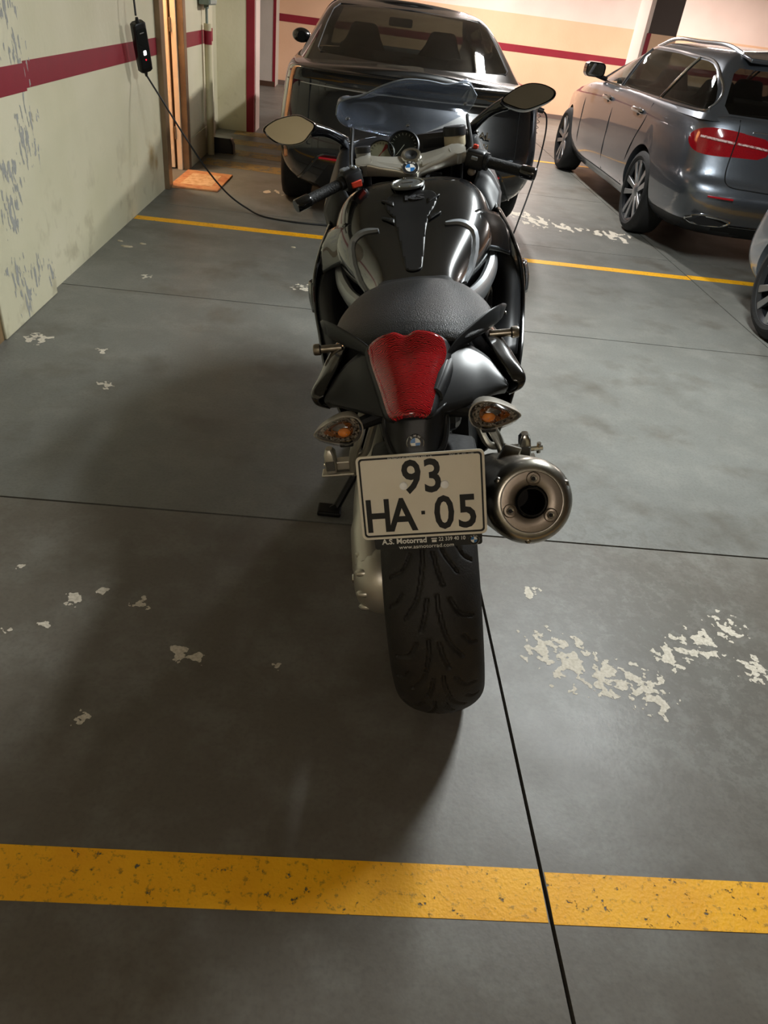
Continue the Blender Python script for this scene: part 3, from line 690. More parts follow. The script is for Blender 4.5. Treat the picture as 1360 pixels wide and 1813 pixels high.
    for s in (-1, 1):
        ds = (-s, 0, 0)
        MB().tube(on_shell(bv2, [(0, a, b) for a, b in outline + outline[:1]], ds, .002), .011, 6, cap=False).build('window_chrome', mat('satin_chrome', 'b8bcc0', .2, 1.), t)
        for y0, y1 in ((1.21, 1.03), (2.31, 2.27)):
            MB().tube(on_shell(bv2, [(0, y0 + (y1 - y0) * k / 5, 1.045 + .315 * k / 5) for k in range(6)], ds, .002), .014, 6).build('window_pillar', TRIM if y0 > 2 else MATS['satin_chrome'], t)
        rl_ = on_shell(bv2, [(s * x, y, 2) for x, y in ((.55, .60), (.585, .9), (.60, 1.4), (.60, 2.0), (.575, 2.5))], (0, 0, -1), 0)
        rl_ = [(a, b, c + (.012 if k in (0, 4) else .035)) for k, (a, b, c) in enumerate(rl_)]
        strip(t, 'roof_rail', rl_, .014, MATS['satin_chrome'], 8, 8)
        m = MB().loft([[(s * x, 3.02 + y, z) for x, z in rrect(.20, .13, .045, 4, 1.0, 1.115)] for y in (-.06,)] + [[(s * x, 3.05, z) for x, z in rrect(.21, .14, .05, 4, 1.0, 1.115)], [(s * x, 3.12, z) for x, z in rrect(.13, .09, .04, 4, .99, 1.11)]]).build('wing_mirror', mat('glossy_black_shell', '0a0a0b', .12, coat=1.), t)
        MB().tube([(s * .84, 3.05, 1.04), (s * .97, 3.05, 1.07)], .022, 8).build('mirror_arm', TRIM, m)
        MB().prism(rrect(.17, .105, .035, 4, s * 1.0, 1.115), 2.957, 2.962, 'y').build('mirror_glass', MATS['mirror_glass'], m)
        for y in (1.13, 4.06): wheel(t, s * .915, y, .335, .335, .245, .24, s, 5, ALLOY, ALLOYD, 'twin')
        for y in (1.45, 2.55): seat_shape(t, s * .38, y, .95, 1.22, CABIN, .22)
    MB().box(-.6, .6, 3.1, 3.5, .95, 1.06).build('dashboard', CABIN, t, bev=.04, seg=3)
    MB().loft([[(-.56, .47, 1.375), (.56, .47, 1.375), (.56, .47, 1.405), (-.56, .47, 1.405)], [(-.58, .62, 1.41), (.58, .62, 1.41), (.58, .62, 1.43), (-.58, .62, 1.43)]]).build('roof_spoiler', GRYP, t, bev=.008)
    strip(t, 'chrome_strip', on_shell(bvh, [(x, 0, .965) for x in (-.5, -.25, 0, .25, .5)], rear, .003), .006, CHR)
    strip(t, 'bumper_chrome', on_shell(bvh, [(x, 0, .335) for x in (-.46, -.25, 0, .25, .46)], rear, .006), .008, CHR)
    return t
estate()

# ------------------------------------------------------------------ silver car at the right edge
def silver():
    t = tag(empty('hatchback_car', (3.45, 4.87, 0), math.pi), 'silver car at the right edge, only its front wheel and bumper in view', 'car')
    L = 4.0                                  # local y=0 is the end next to the estate car
    low = [(.20, .16, .74, .82, L - .2, 0, .03), (.30, .05, .83, .87, L - .1, 0, .03), (.42, .0, .865, .885, L, 0, .03), (.58, .02, .865, .89, L, 0, .03), (.70, .06, .86, .885, L - .03, 0, .04), (.82, .14, .84, .87, L - .05, 0, .06), (.92, .3, .78, .85, L - .1, 0, .1), (.95, .4, .70, .80, L - .2, 0, .1)]
    V, F, cap = shell(low, L, crown=.06)
    bm = cut_arches(V, F, [(.60, .315), (3.2, .315)], .345, .58, t, 'body', SILP)
    put_bm(bm, 'body', SILP, t)
    hi = [(.92, .8, .70, .84, 3.85, 0, .2, .9), (1.05, 1.05, .68, .80, 3.75, 0, .2, .9), (1.2, 1.35, .64, .74, 3.6, 0, .2, .9), (1.35, 1.7, .58, .66, 3.4, 0, .2, .9), (1.42, 1.95, .5, .58, 3.2, 0, .2, .9)]
    V2, F2, c2 = shell(hi, 3.9, crown=.03, bottom=False); bm = to_bm(V2, F2); g_ = []
    for s in (-1, 1): g_.append(carve(bm, [(1.35, 1.0), (2.2, 1.0), (2.2, 1.33), (1.8, 1.33)], (1, 2), lambda f, s=s: f.normal.x * s > .3)); g_.append(carve(bm, [(2.26, 1.0), (3.3, 1.0), (3.1, 1.33), (2.26, 1.33)], (1, 2), lambda f, s=s: f.normal.x * s > .3))
    g_.append(carve(bm, [(-.6, .98), (.6, .98), (.5, 1.36), (-.5, 1.36)], (0, 2), lambda f: f.normal.y < -.15 and f.calc_center_median().y < 2.1))
    put_bm(bm, 'roof', SILP, t)
    for k in range(4): put(g_[k], 'side_window', PANE_DARK, t)
    put(g_[4], 'windscreen', PANE_DARK, t)
    for s in (-1, 1):
        for y in (.60, 3.2): wheel(t, s * .885, y, .315, .315, .225, .21, s, 5, ALLOY, ALLOYD, 'twin')
        MB().sphere((s * .62, .10, .66), (.16, .06, .08), 16, 10, None).build('head_lamp', mat('lamp_clear', 'c8ccd0', .1, .3), t)
    return t
silver()

# ------------------------------------------------------------------ small things
mt = MB().prism([(0, 0), (.40, .02), (.42, .69), (.015, .70)], 0, .016).build('doormat', mat('coir_mat', 'd49a68', .95, noise=(14, 'c07c54', .45, .6), bump=(300, .8)), ang=0, bev=.004)
mt.location = (-1.565, 6.42, 0); tag(mt, 'orange brown coir doormat on the floor in front of the open doorway', 'doormat')
MB().prism([(.07, .12), (.33, .13), (.34, .57), (.09, .56)], .0155, .018).build('printed_panel', mat('mat_print', 'e6c294', .95, noise=(30, 'cfa070', .4, .62), bump=(300, .8)), mt, ang=0)
bb = empty('bait_box', (-1.43, 8.22, 0)); tag(bb, 'small black box on the floor at the foot of the conduit', 'box')
MB().loft([[(x, y, z) for x, y in rrect(.25 * k, .16 * k, .02)] for z, k in ((0, 1), (.08, .98), (.13, .8))]).build('body', TRIM, bb)
MB().loft([[(x, y, z) for x, y in rrect(.23 * k, .15 * k, .02)] for z, k in ((.131, .9), (.14, .85))]).build('lid', mat('black_lid', '1c1c1e', .3), bb)
cd = empty('electrical_conduit', (-1.513, 8.02, 0)); tag(cd, 'pale pipe with a grey junction box on the wall past the doorway', 'conduit')
CP = mat('cream_pipe', 'c8c2a0', .5); GB = mat('grey_box_plastic', '7f8c84', .5)
MB().tube([(.006, 0, 0), (.006, 0, 1.10)], .034, 14).build('cover_pipe', CP, cd)
MB().tube([(.006, 0, .938), (.006, 0, 1.046)], .0355, 14).build('red_band', RED, cd)
MB().tube([(0, 0, 1.10), (0, 0, 1.26)], .012, 10).build('thin_pipe', GB, cd)
MB().tube([(0, 0, 1.215), (0, 0, 1.25)], .022, 10).build('gland', GB, cd)
jb = MB().box(-.036, .06, -.17, .17, 1.245, 1.48).build('junction_box', GB, cd, ang=0, bev=.006)
MB().box(.06, .068, -.16, .16, 1.255, 1.47).build('box_lid', mat('grey_lid', '8a968e', .5), jb, ang=0, bev=.003)
# charging cable: hangs from above, control box, sags to the floor, crosses under the motorcycle and rises to the sedan's rear wing
cc = tag(empty('charging_cable', (-1.5, 5.6, 0)), 'black charging cable with a control box hanging in front of the left wall', 'cable')
CABM = mat('black_cable_rubber', '0d0d0e', .5)
def rel(p): return (p[0] + 1.5, p[1] - 5.6, p[2])
top = cr([rel(p) for p in ((-1.50, 5.56, 2.64), (-1.502, 5.568, 2.0), (-1.50, 5.55, 1.4), (-1.49, 5.535, 1.20))], 6)
MB().tube(top, .0065, 8).build('upper_cable', CABM, cc)
run = cr([rel(p) for p in ((-1.488, 5.685, .865), (-1.40, 5.68, .74), (-1.27, 5.72, .53), (-1.12, 5.78, .30), (-.98, 5.85, .13), (-.84, 5.88, .035), (-.70, 5.80, .008), (-.45, 5.74, .008), (-.165, 5.752, .008), (.3, 5.73, .008), (.8, 5.75, .008), (1.1, 5.82, .008), (1.25, 5.95, .02), (1.32, 6.08, .16), (1.385, 6.2, .37), (1.44, 6.35, .58), (1.475, 6.5, .74), (1.47, 6.58, .84), (1.43, 6.62, .87), (1.39, 6.63, .88))], 8)
MB().tube(run, .0065, 8).build('lower_cable', CABM, cc)
A = Matrix.Translation(rel((-1.488, 5.613, 1.03))) @ Matrix.Rotation(math.radians(23), 4, 'X') @ Matrix.Rotation(math.radians(-42), 4, 'Z')
def inM(pts): return [A @ Vector(p) for p in pts]
cbx = MB().loft([inM([(x, y, z) for x, y in rrect(.055 * k, .095 * k, .018)]) for z, k in ((-.15, .8), (-.14, 1), (0, 1.03), (.14, 1), (.15, .8))]).build('control_box', mat('box_black_plastic', '0c0c0d', .35), cc)
MB().add(*(lambda m: (m.v, m.f))(MB().prism(rrect(.07, .24, .012), .0285, .0295, 'x', A))).build('box_face', mat('box_face_gloss', '050506', .1, coat=1.), cbx, ang=0)
MB().prism(rrect(.022, .03, .006, 3, 0, -.025), .0295, .0302, 'x', A).build('status_symbol', mat('lit_white_symbol', 'ffffff', .5, emit='ffffff', estr=1.2), cbx, ang=0)
MB().prism(rrect(.03, .006, .002, 3, 0, .095), .0295, .0302, 'x', A).build('logo_print', mat('grey_print', '8a8a8a', .5), cbx, ang=0)
MB().sphere(A @ Vector((.0295, .0, -.068)), .004, 8, 6).build('status_light', mat('lit_red_led', 'ff2030', .5, emit='ff1020', estr=4), cbx)
MB().tube([A @ Vector((0, 0, .148)), A @ Vector((0, 0, .175))], [.014, .009], 10).build('gland', CABM, cbx)
MB().tube([A @ Vector((0, 0, -.148)), A @ Vector((0, 0, -.185))], [.014, .008], 10).build('gland', CABM, cbx)
MB().tube([rel((1.45, 6.62, .865)), rel((1.37, 6.63, .88))], [.018, .026], 12).build('plug', CABM, cc)
coil = [rel((1.44 + .012 * math.cos(k * 1.2), 6.7 + .02 * math.sin(k * 1.2), .86 - .008 * k)) for k in range(22)]
MB().tube(coil, .0022, 5).build('coiled_cap_wire', CABM, cc)
# flakes lying on the floor
for k, (x, y, r, lab) in enumerate([(-1.434, 4.717, .035, 'largest pale flake lying on the floor near the left wall'), (-1.508, 4.818, .018, 'pale flake lying closest to the left wall'), (-1.362, 4.81, .02, 'pale flake lying farthest from the left wall'), (-.41, 5.1, .016, 'small pale flake in front of the far yellow line')]):
    q = [(r * (1 + .35 * math.sin(3 * a + k)) * math.cos(a), .55 * r * (1 + .3 * math.cos(2 * a + k)) * math.sin(a)) for a in [2 * math.pi * i / 9 for i in range(9)]]
    o = MB().loft([[(a, b, 0) for a, b in q], [(a * .8, b * .8, .006) for a, b in q]]).build('paint_flake', mat('flake_pale', 'b0a48c', .9), ang=0); o.location = (x, y, .0003)
    tag(o, lab, 'flake', 'paint flakes on the floor')
# ================================================================== motorcycle
# local axes: x right, y forward from the rear axle, z up along the leaning bike
PSI, LEAN = math.radians(2.4), math.radians(12.4)
Fv = Vector((math.sin(PSI), math.cos(PSI), 0)); Rv = Vector((math.cos(PSI), -math.sin(PSI), 0)) * math.cos(LEAN) + Vector((0, 0, math.sin(LEAN))); Uv = Rv.cross(Fv)
bike = bpy.data.objects.new('motorcycle', None); link(bike)
bike.matrix_world = Matrix(((Rv.x, Fv.x, Uv.x, .333), (Rv.y, Fv.y, Uv.y, 1.335), (Rv.z, Fv.z, Uv.z, .003), (0, 0, 0, 1)))
tag(bike, 'black sport touring motorcycle leaning on its side stand, seen from behind', 'motorcycle')
GLB = mat('gloss_black_fairing_paint', '08080a', .22, coat=1., coat_rough=.02); MTB = mat('matte_black_plastic', '17181a', .42); BLKM = mat('black_engine_metal', '151515', .5, .6)
TAIL = mat('satin_black_tail', '1d1e20', .36); LEA = mat('black_seat_vinyl', '161719', .40, bump=(420, .35)); SIL = mat('silver_cast_alloy', 'bdb9ae', .36, .75); CHRB = mat('polished_alloy', 'cfccc4', .16, 1.)
TYR = mat('motorcycle_tyre_rubber', '1c1a18', .62, noise=(25, '24211e', .4, .65), bump=(300, .15)); STL = mat('brushed_steel', 'a49d92', .30, 1., noise=(60, '938b80', .4, .6)); BRZ = mat('brownish_steel', '94887c', .40, 1., noise=(7, '8a8178', .35, .65))  # muffler end plate steel is a dull brownish grey
WHT = mat('white_print', 'e8e6df', .5); BLKI = mat('black_print', '0b0b0b', .5); BLUE = mat('roundel_blue', '2a6fae', .35); GRIP = mat('grip_rubber', '131313', .6, bump=(200, .3))

def surf(rows, n=4, closed=False):
    """smooth surface through a grid of control points; returns rows of points"""
    r1 = [cr(r, n, closed) for r in rows]
    cols = [cr([r[k] for r in r1], n) for k in range(len(r1[0]))]
    return [[c[i] for c in cols] for i in range(len(cols[0]))]
def sheet(name, rows, m, parent, n=4, thick=.004, both=False, off=-1, ang=45):
    for s in ((1, -1) if both else (1,)):
        rr = [[(s * x, y, z) for x, y, z in r] for r in rows]
        o = MB().loft(surf(rr, n), closed=False, cap=False).build(name, m, parent, ang=ang)
        if thick: x = o.modifiers.new('solid', 'SOLIDIFY'); x.thickness = thick; x.offset = 0
        yield o
def sheets(*a, **k): return list(sheet(*a, **k))
def roundel(parent, c, d, r, up=(0, 0, 1), name='emblem'):
    """quartered blue and white badge with a black lettered ring"""
    M = frame_to(c, d, up)
    o = MB().lathe([(0, .0), (r * .97, .0), (r, -.001), (r, -.004)], M, 32).build(name, BLKI, parent)
    MB().lathe([(r * .96, .0002), (r, .0006), (r * 1.03, .0002), (r * 1.03, -.003)], M, 32).build('rim', CHRB, o)
    MB().lathe([(r * .57, .0003), (r * .6, .0007), (r * .63, .0003)], M, 28).build('inner_ring', CHRB, o)
    for k in range(4):
        n = 8; v = [M @ Vector((0, 0, .0004))] + [M @ Vector((r * .58 * math.cos(math.pi / 2 * (k + i / n)), r * .58 * math.sin(math.pi / 2 * (k + i / n)), .0004)) for i in range(n + 1)]
        MB().add(v, [(0, i, i + 1) for i in range(1, n + 1)]).build('quarter', BLUE if k in (1, 3) else WHT, o, ang=0)
    for ch, a in (('B', 125), ('M', 90), ('W', 55)):
        t = math.radians(a); text('letter', ch, r * .38, M @ Matrix.Translation((r * .79 * math.cos(t), r * .79 * math.sin(t), .0006)) @ Matrix.Rotation(t - math.pi / 2, 4, 'Z'), WHT, o, .0001, .0)
    return o

# --- rear wheel: rim and a tyre with real tread grooves
RW = .33
def tyre_mesh(axle, R, hw, pitches, steps, across, name, parent, grooves=True, steer=None):
    P = 2 * math.pi * R / pitches
    G = [[(.10, 0), (.13, .028), (.25, .068), (.50, .098)], [(.08, .070), (.13, .092), (.22, .115)], [(.33, .006), (.5, .028), (.80, .036)], [(.55, .062), (.68, .076), (.88, .082)]]
    gs = []
    for side in (1, -1):
        for q in G:
            c = cr([(side * s * hw * 1.15, d * P / .13 + (P / 2 if side < 0 else 0)) for s, d in q], 4)
            for k in (-2, -1, 0, 1, 2): gs += [((a[0], a[1] + k * P), (b[0], b[1] + k * P)) for a, b in zip(c, c[1:])]
    prof = []                                   # (lateral arc coordinate, x, r)
    rc = hw * 1.02
    for i in range(across + 1):
        t = -1 + 2 * i / across; a = t * 1.45
        prof.append((a * rc, rc * math.sin(a), R - rc * .62 * (1 - math.cos(a))))
    def depth(u, v):
        d = 9
        for (a, b) in gs:
            if min(a[1], b[1]) - .01 > v or max(a[1], b[1]) + .01 < v: continue
            ex, ey = b[0] - a[0], b[1] - a[1]; l2 = ex * ex + ey * ey; t = max(0, min(1, ((u - a[0]) * ex + (v - a[1]) * ey) / l2)) if l2 else 0
            d = min(d, math.hypot(u - a[0] - t * ex, v - a[1] - t * ey))
        return .0055 * max(0, min(1, (.0048 - d) / .0018))
    D = [[depth(u, P * j / steps) if grooves else 0 for (u, x, r) in prof] for j in range(steps)]
    rings = []; n = pitches * steps
    for k in range(n):
        a = 2 * math.pi * k / n; row = D[k % steps]; ring = []
        for (u, x, r), dd in zip(prof, row):
            rr = r - dd; ring.append((x, -math.cos(a) * rr, -math.sin(a) * rr))
        xs, rs = prof[-1][1], prof[-1][2]
        side = [(xs * .97, rs - .025), (xs * .80, rs - .045), (xs * .72, rs - .055)]
        ring = [(-x, -math.cos(a) * r, -math.sin(a) * r) for x, r in side[::-1]] + ring + [(x, -math.cos(a) * r, -math.sin(a) * r) for x, r in side]
        rings.append([tuple((steer @ Vector(p)) + Vector(axle)) if steer else (p[0] + axle[0], p[1] + axle[1], p[2] + axle[2]) for p in ring])
    return MB().loft(rings, closed=False, cap=False, wrap=True).build(name, TYR, parent, ang=50)
def bike_wheel(axle, R, hw, name, rr, steer=None):
    S_ = Matrix.Translation(axle) @ (steer.to_4x4() if steer else Matrix())
    M = S_ @ Matrix.Rotation(math.pi / 2, 4, 'Y')
    w_ = hw * .75
    rim = MB().lathe([(rr, -w_), (rr - .02, -w_ + .004), (rr - .03, -w_ * .5), (rr - .035, 0), (rr - .03, w_ * .5), (rr - .02, w_ - .004), (rr, w_), (rr + .008, w_), (rr + .008, w_ - .01), (rr - .012, w_ * .4), (rr - .012, -w_ * .4), (rr + .008, -w_ + .01), (rr + .008, -w_)], M, 40).build(name, BLKM, bike)
    MB().lathe([(.018, -.07), (.05, -.07), (.055, -.03), (.055, .03), (.05, .07), (.018, .07)], M, 24).build('hub', BLKM, rim)
    for k in range(5):
        A = S_ @ Matrix.Rotation(2 * math.pi * k / 5, 4, 'X')
        MB().loft([[A @ Vector(p) for p in ((-.03, -.030, .045), (.03, -.030, .045), (.03, .030, .045), (-.03, .030, .045))], [A @ Vector(p) for p in ((-.018, -.040, rr - .03), (.018, -.040, rr - .03), (.018, .040, rr - .03), (-.018, .040, rr - .03))]]).build('spoke', BLKM, rim, bev=.006)
    return rim, M
rim, _ = bike_wheel((0, 0, RW), RW, .100, 'rear_wheel', .224)
tyre_mesh((0, 0, RW), RW, .100, 11, 64, 84, 'rear_tyre', rim)
MB().lathe([(.055, .085), (.13, .085), (.13, .090), (.055, .090)], Matrix.Translation((0, 0, RW)) @ Matrix.Rotation(math.pi / 2, 4, 'Y'), 40).build('brake_disc', STL, rim)
STEER = math.radians(9)
SR = Matrix.Rotation(STEER, 3, 'Z')
FA = (-.02, 1.68, .32)
rimf, _ = bike_wheel(FA, .32, .062, 'front_wheel', .224, SR)
tyre_mesh(FA, .32, .062, 14, 16, 24, 'front_tyre', rimf, False, SR)
for s in (-1, 1):
    MB().lathe([(.07, 0), (.16, 0), (.16, .005), (.07, .005)], Matrix.Translation(FA) @ SR.to_4x4() @ Matrix.Translation((s * .075, 0, 0)) @ Matrix.Rotation(math.pi / 2, 4, 'Y'), 36).build('brake_disc', STL, rimf)
Sf = Matrix.Translation(FA) @ SR.to_4x4()
for s in (-1, 1): MB().tube([Sf @ Vector(p) for p in ((s * .10, 0, 0), (s * .105, -.07, .18), (s * .10, -.16, .42))], [.022, .028, .026], 12).build('fork_leg', BLKM, bike)
MB().tube([Sf @ Vector((-.11, 0, 0)), Sf @ Vector((.11, 0, 0))], .014, 12).build('front_axle', STL, bike)
fr = []
for k in range(11):
    a = math.radians(-20 + 150 * k / 10); fr.append([tuple(Sf @ Vector((x, -math.cos(a) * (.345 - abs(x) * .25), math.sin(a) * (.345 - abs(x) * .25)))) for x in (-.075, -.05, 0, .05, .075)])
MB().loft(fr, closed=False, cap=False).build('front_mudguard', GLB, bike, solid=.004)

hg_ = []
for k in range(13):
    a = math.radians(62 + 100 * k / 12); hg_.append([(x, -math.cos(a) * (.352 - abs(x) * .22), RW + math.sin(a) * (.352 - abs(x) * .22)) for x in (-.115, -.08, -.04, 0, .04, .08, .115)])
MB().loft(hg_, closed=False, cap=False).build('rear_mudguard', RUB, bike, solid=.004)  # hugger and its sides, added to block lamp light leaking past the wheel
for s in (-1, 1): MB().loft(surf([[(s * .117, -math.cos(math.radians(t)) * .325, RW + math.sin(math.radians(t)) * .325) for t in (75, 95, 115, 135, 158)], [(s * .117, -math.cos(math.radians(t)) * .25, RW + math.sin(math.radians(t)) * .25) for t in (88, 100, 115, 135, 158)]], 3), closed=False, cap=False).build('mudguard_side', RUB, bike, solid=.003)
# --- shaft drive, swing arm, side stand, engine
Mx = Matrix.Translation((0, .02, .315)) @ Matrix.Rotation(-math.pi / 2, 4, 'Y')
fd = MB().lathe([(0, .198), (.04, .196), (.06, .190), (.075, .178), (.088, .155), (.094, .13), (.090, .105), (.07, .098), (.04, .095)], Mx, 36).build('final_drive', SIL, bike)
for k in range(9):
    a = 2 * math.pi * k / 9; MB().sphere(Mx @ Vector((.074 * math.cos(a), .074 * math.sin(a), .168)), (.022, .012, .010), 8, 6).build('cooling_rib', SIL, fd)
MB().lathe([(0, .204), (.012, .203), (.014, .196)], Mx, 12).build('drain_plug', CHRB, fd)
MB().tube(cr([(-.145, .02, .34), (-.15, .12, .385), (-.15, .30, .41), (-.13, .55, .42), (-.10, .72, .43)], 5), [.055] * 6 + [.05] * 15, 14, sy=1.2).build('swing_arm', SIL, bike)
MB().tube([(-.135, .06, .27), (-.13, .30, .29), (-.12, .60, .32)], .014, 10).build('torque_link', SIL, bike)
MB().tube([(-.10, 0, RW), (.11, 0, RW)], .022, 16).build('rear_axle', STL, bike)
eng = MB().loft([[(x, .42, z) for x, z in rrect(.24, .36, .05, 4, 0, .50)], [(x, .7, z) for x, z in rrect(.34, .44, .06, 4, 0, .47)], [(x, 1.05, z) for x, z in rrect(.40, .46, .06, 4, 0, .47)], [(x, 1.30, z) for x, z in rrect(.32, .40, .06, 4, 0, .52)]]).build('engine_block', BLKM, bike, ang=30)
for k in range(6): MB().box(-.215, .215, .76 + k * .07, .79 + k * .07, .40, .62).build('engine_rib', BLKM, eng, ang=0, bev=.004)
st = MB().tube(cr([(-.16, .80, .30), (-.215, .765, .235), (-.28, .715, .155), (-.335, .672, .085)], 4), [.017] * 4 + [.013] * 9, 10).build('side_stand', BLKM, bike)
up_w = (math.sin(-LEAN), 0, math.cos(LEAN))
MB().box(-.045, .035, -.03, .03, -.009, .009, Matrix.Translation((-.352, .66, .086)) @ Matrix.Rotation(LEAN, 4, 'Y')).build('stand_foot', BLKM, st, ang=0, bev=.005)
MB().tube([(-.335, .672, .088), (-.352, .662, .085)], .014, 8).build('stand_toe', BLKM, st)
MB().tube([(-.255, .735, .19), (-.30, .76, .215)], .006, 8).build('stand_tang', BLKM, st)

# --- exhaust
md = Vector((.10, -.86, .47)).normalized(); me_ = Vector((.224, -.085, .585))
Mm = frame_to(me_, md) @ Matrix.Scale(1.06, 4)
mu = MB().lathe([(.070, -.50), (.083, -.47), (.088, -.40), (.0905, -.2), (.0905, -.06), (.0885, -.035)], Mm, 48).build('muffler', STL, bike)
MB().lathe([(.0885, -.036), (.0895, -.032), (.0885, -.022), (.083, -.010), (.074, -.001), (.066, .002), (.0625, .0015), (.0615, -.002)], Mm, 48).build('end_cap', mat('dull_steel_cap', '9a958c', .30, 1., noise=(30, 'a8a399', .4, .6)), mu)
MB().lathe([(.0615, -.001), (.050, .0), (.040, -.001), (.034, -.004), (.031, -.012)], Mm, 48).build('end_plate', BRZ, mu)
MB().lathe([(.031, -.02), (.0295, .002), (.0265, .002), (.0265, -.15), (0, -.15)], Mm, 40).build('tail_pipe', mat('sooty_pipe', '14110e', .5, .7), mu)
MB().lathe([(.0268, .0015), (.0295, .0025), (.0305, .001)], Mm, 40).build('pipe_rim', BLKM, mu)
for a in (80, 195, 318):
    A = Mm @ Matrix.Rotation(math.radians(a), 4, 'Z') @ Matrix.Translation((.047, 0, -.0005)); sc = MB().lathe([(.0045, .002), (.0065, .003), (.008, .0015), (.0085, -.001)], A, 16).build('screw', CHRB, mu)
    MB().lathe([(0, .0008), (.0045, .001), (.0045, .002)], A, 6).build('screw_socket', BLKM, sc)
    MB().lathe([(.010, -.002), (.0135, .0012), (.0145, .0003), (.0145, -.002)], A, 20).build('screw_dimple', BRZ, mu)
for a in (20, 140, 260):
    A = Mm @ Matrix.Rotation(math.radians(a), 4, 'Z'); MB().sphere(A @ Vector((.0785, 0, -.0125)), (.009, .009, .009), 10, 8).build('cap_lug', MATS['dull_steel_cap'], mu)
MB().tube(cr([me_ - md * .49, me_ - md * .56 + Vector((-.03, 0, -.02)), Vector((.12, .62, .20)), Vector((.06, .9, .2)), Vector((.05, 1.2, .28))], 6), .030, 14).build('exhaust_pipe', STL, mu)
MB().box(-.022, .022, -.004, .004, -.03, .03, Matrix.Translation((.195, .10, .590)) @ Matrix.Rotation(.4, 4, 'Y')).build('muffler_bracket', CHRB, mu, ang=0, bev=.003)

# --- subframe, passenger foot rests
for s in (-1, 1):
    hg = MB().tube(cr([(s * .115, .20, .76), (s * .145, .26, .66), (s * .170, .295, .57), (s * .196, .32, .50), (s * .208, .335, .432)], 5), [.013] * 8 + [.012] * 13, 10, sy=1.25).build('foot_rest_hanger', CHRB if s > 0 else SIL, bike)
    MB().tube(cr([(s * .09, .30, .70), (s * .135, .30, .58), (s * .165, .32, .50), (s * .20, .335, .48)], 5), .010, 8).build('hanger_stay', SIL, hg)
    MB().box(-.046, .046, -.022, .016, -.004, .004, Matrix.Translation((s * .246, .332, .441))).build('foot_rest_ledge', CHRB if s > 0 else SIL, hg, ang=0, bev=.003)
    MB().box(-.03, .03, -.014, .014, -.014, .014, Matrix.Translation((s * .234, .338, .462))).build('foot_rest_mount', CHRB if s > 0 else SIL, hg, ang=0, bev=.004)
    MB().loft([[(s * .262 + x, .325 + y, .452 + z) for x, y in rrect(.030 * k, .04 * k, .008)] for z, k in ((0, 1), (.02, 1.05), (.055, 1), (.068, .6))]).build('folded_foot_rest', CHRB if s > 0 else SIL, hg, ang=40)
    MB().box(s * .262 - .012, s * .262 + .012, .300, .306, .462, .49).build('foot_rest_pad', mat('grey_rubber', '5c5a55', .7), hg, ang=0, bev=.002)
    MB().tube([(s * .276, .335, .465), (s * (.312 if s > 0 else .284), .335, .466)], .007, 8).build('bolt', CHRB, hg)
MB().tube([(.300, .335, .452), (.302, .335, .482)], .006, 6).build('wing_nut', CHRB, bike)
MB().box(-.09, .09, .02, .5, .70, .80).build('subframe', MTB, bike, ang=0, bev=.03, seg=3)
MB().tube(cr([(.06, .12, .74), (.075, .25, .66), (.09, .4, .58)], 4), .012, 8).build('brake_hose', TRIM, bike)
sh = MB().tube([(.035, .28, .46), (.035, .22, .74)], .018, 12).build('rear_shock', BLKM, bike)
MB().tube([(.035 + .034 * math.cos(k * .55), .275 - .055 * k / 70 + .034 * math.sin(k * .55), .50 + .20 * k / 70) for k in range(70)], .006, 6).build('shock_spring', BLKM, sh)
MB().box(.09, .12, .02, .05, .775, .795).build('yellow_connector', mat('yellow_plastic', 'b0902a', .5), bike, ang=0, bev=.003)

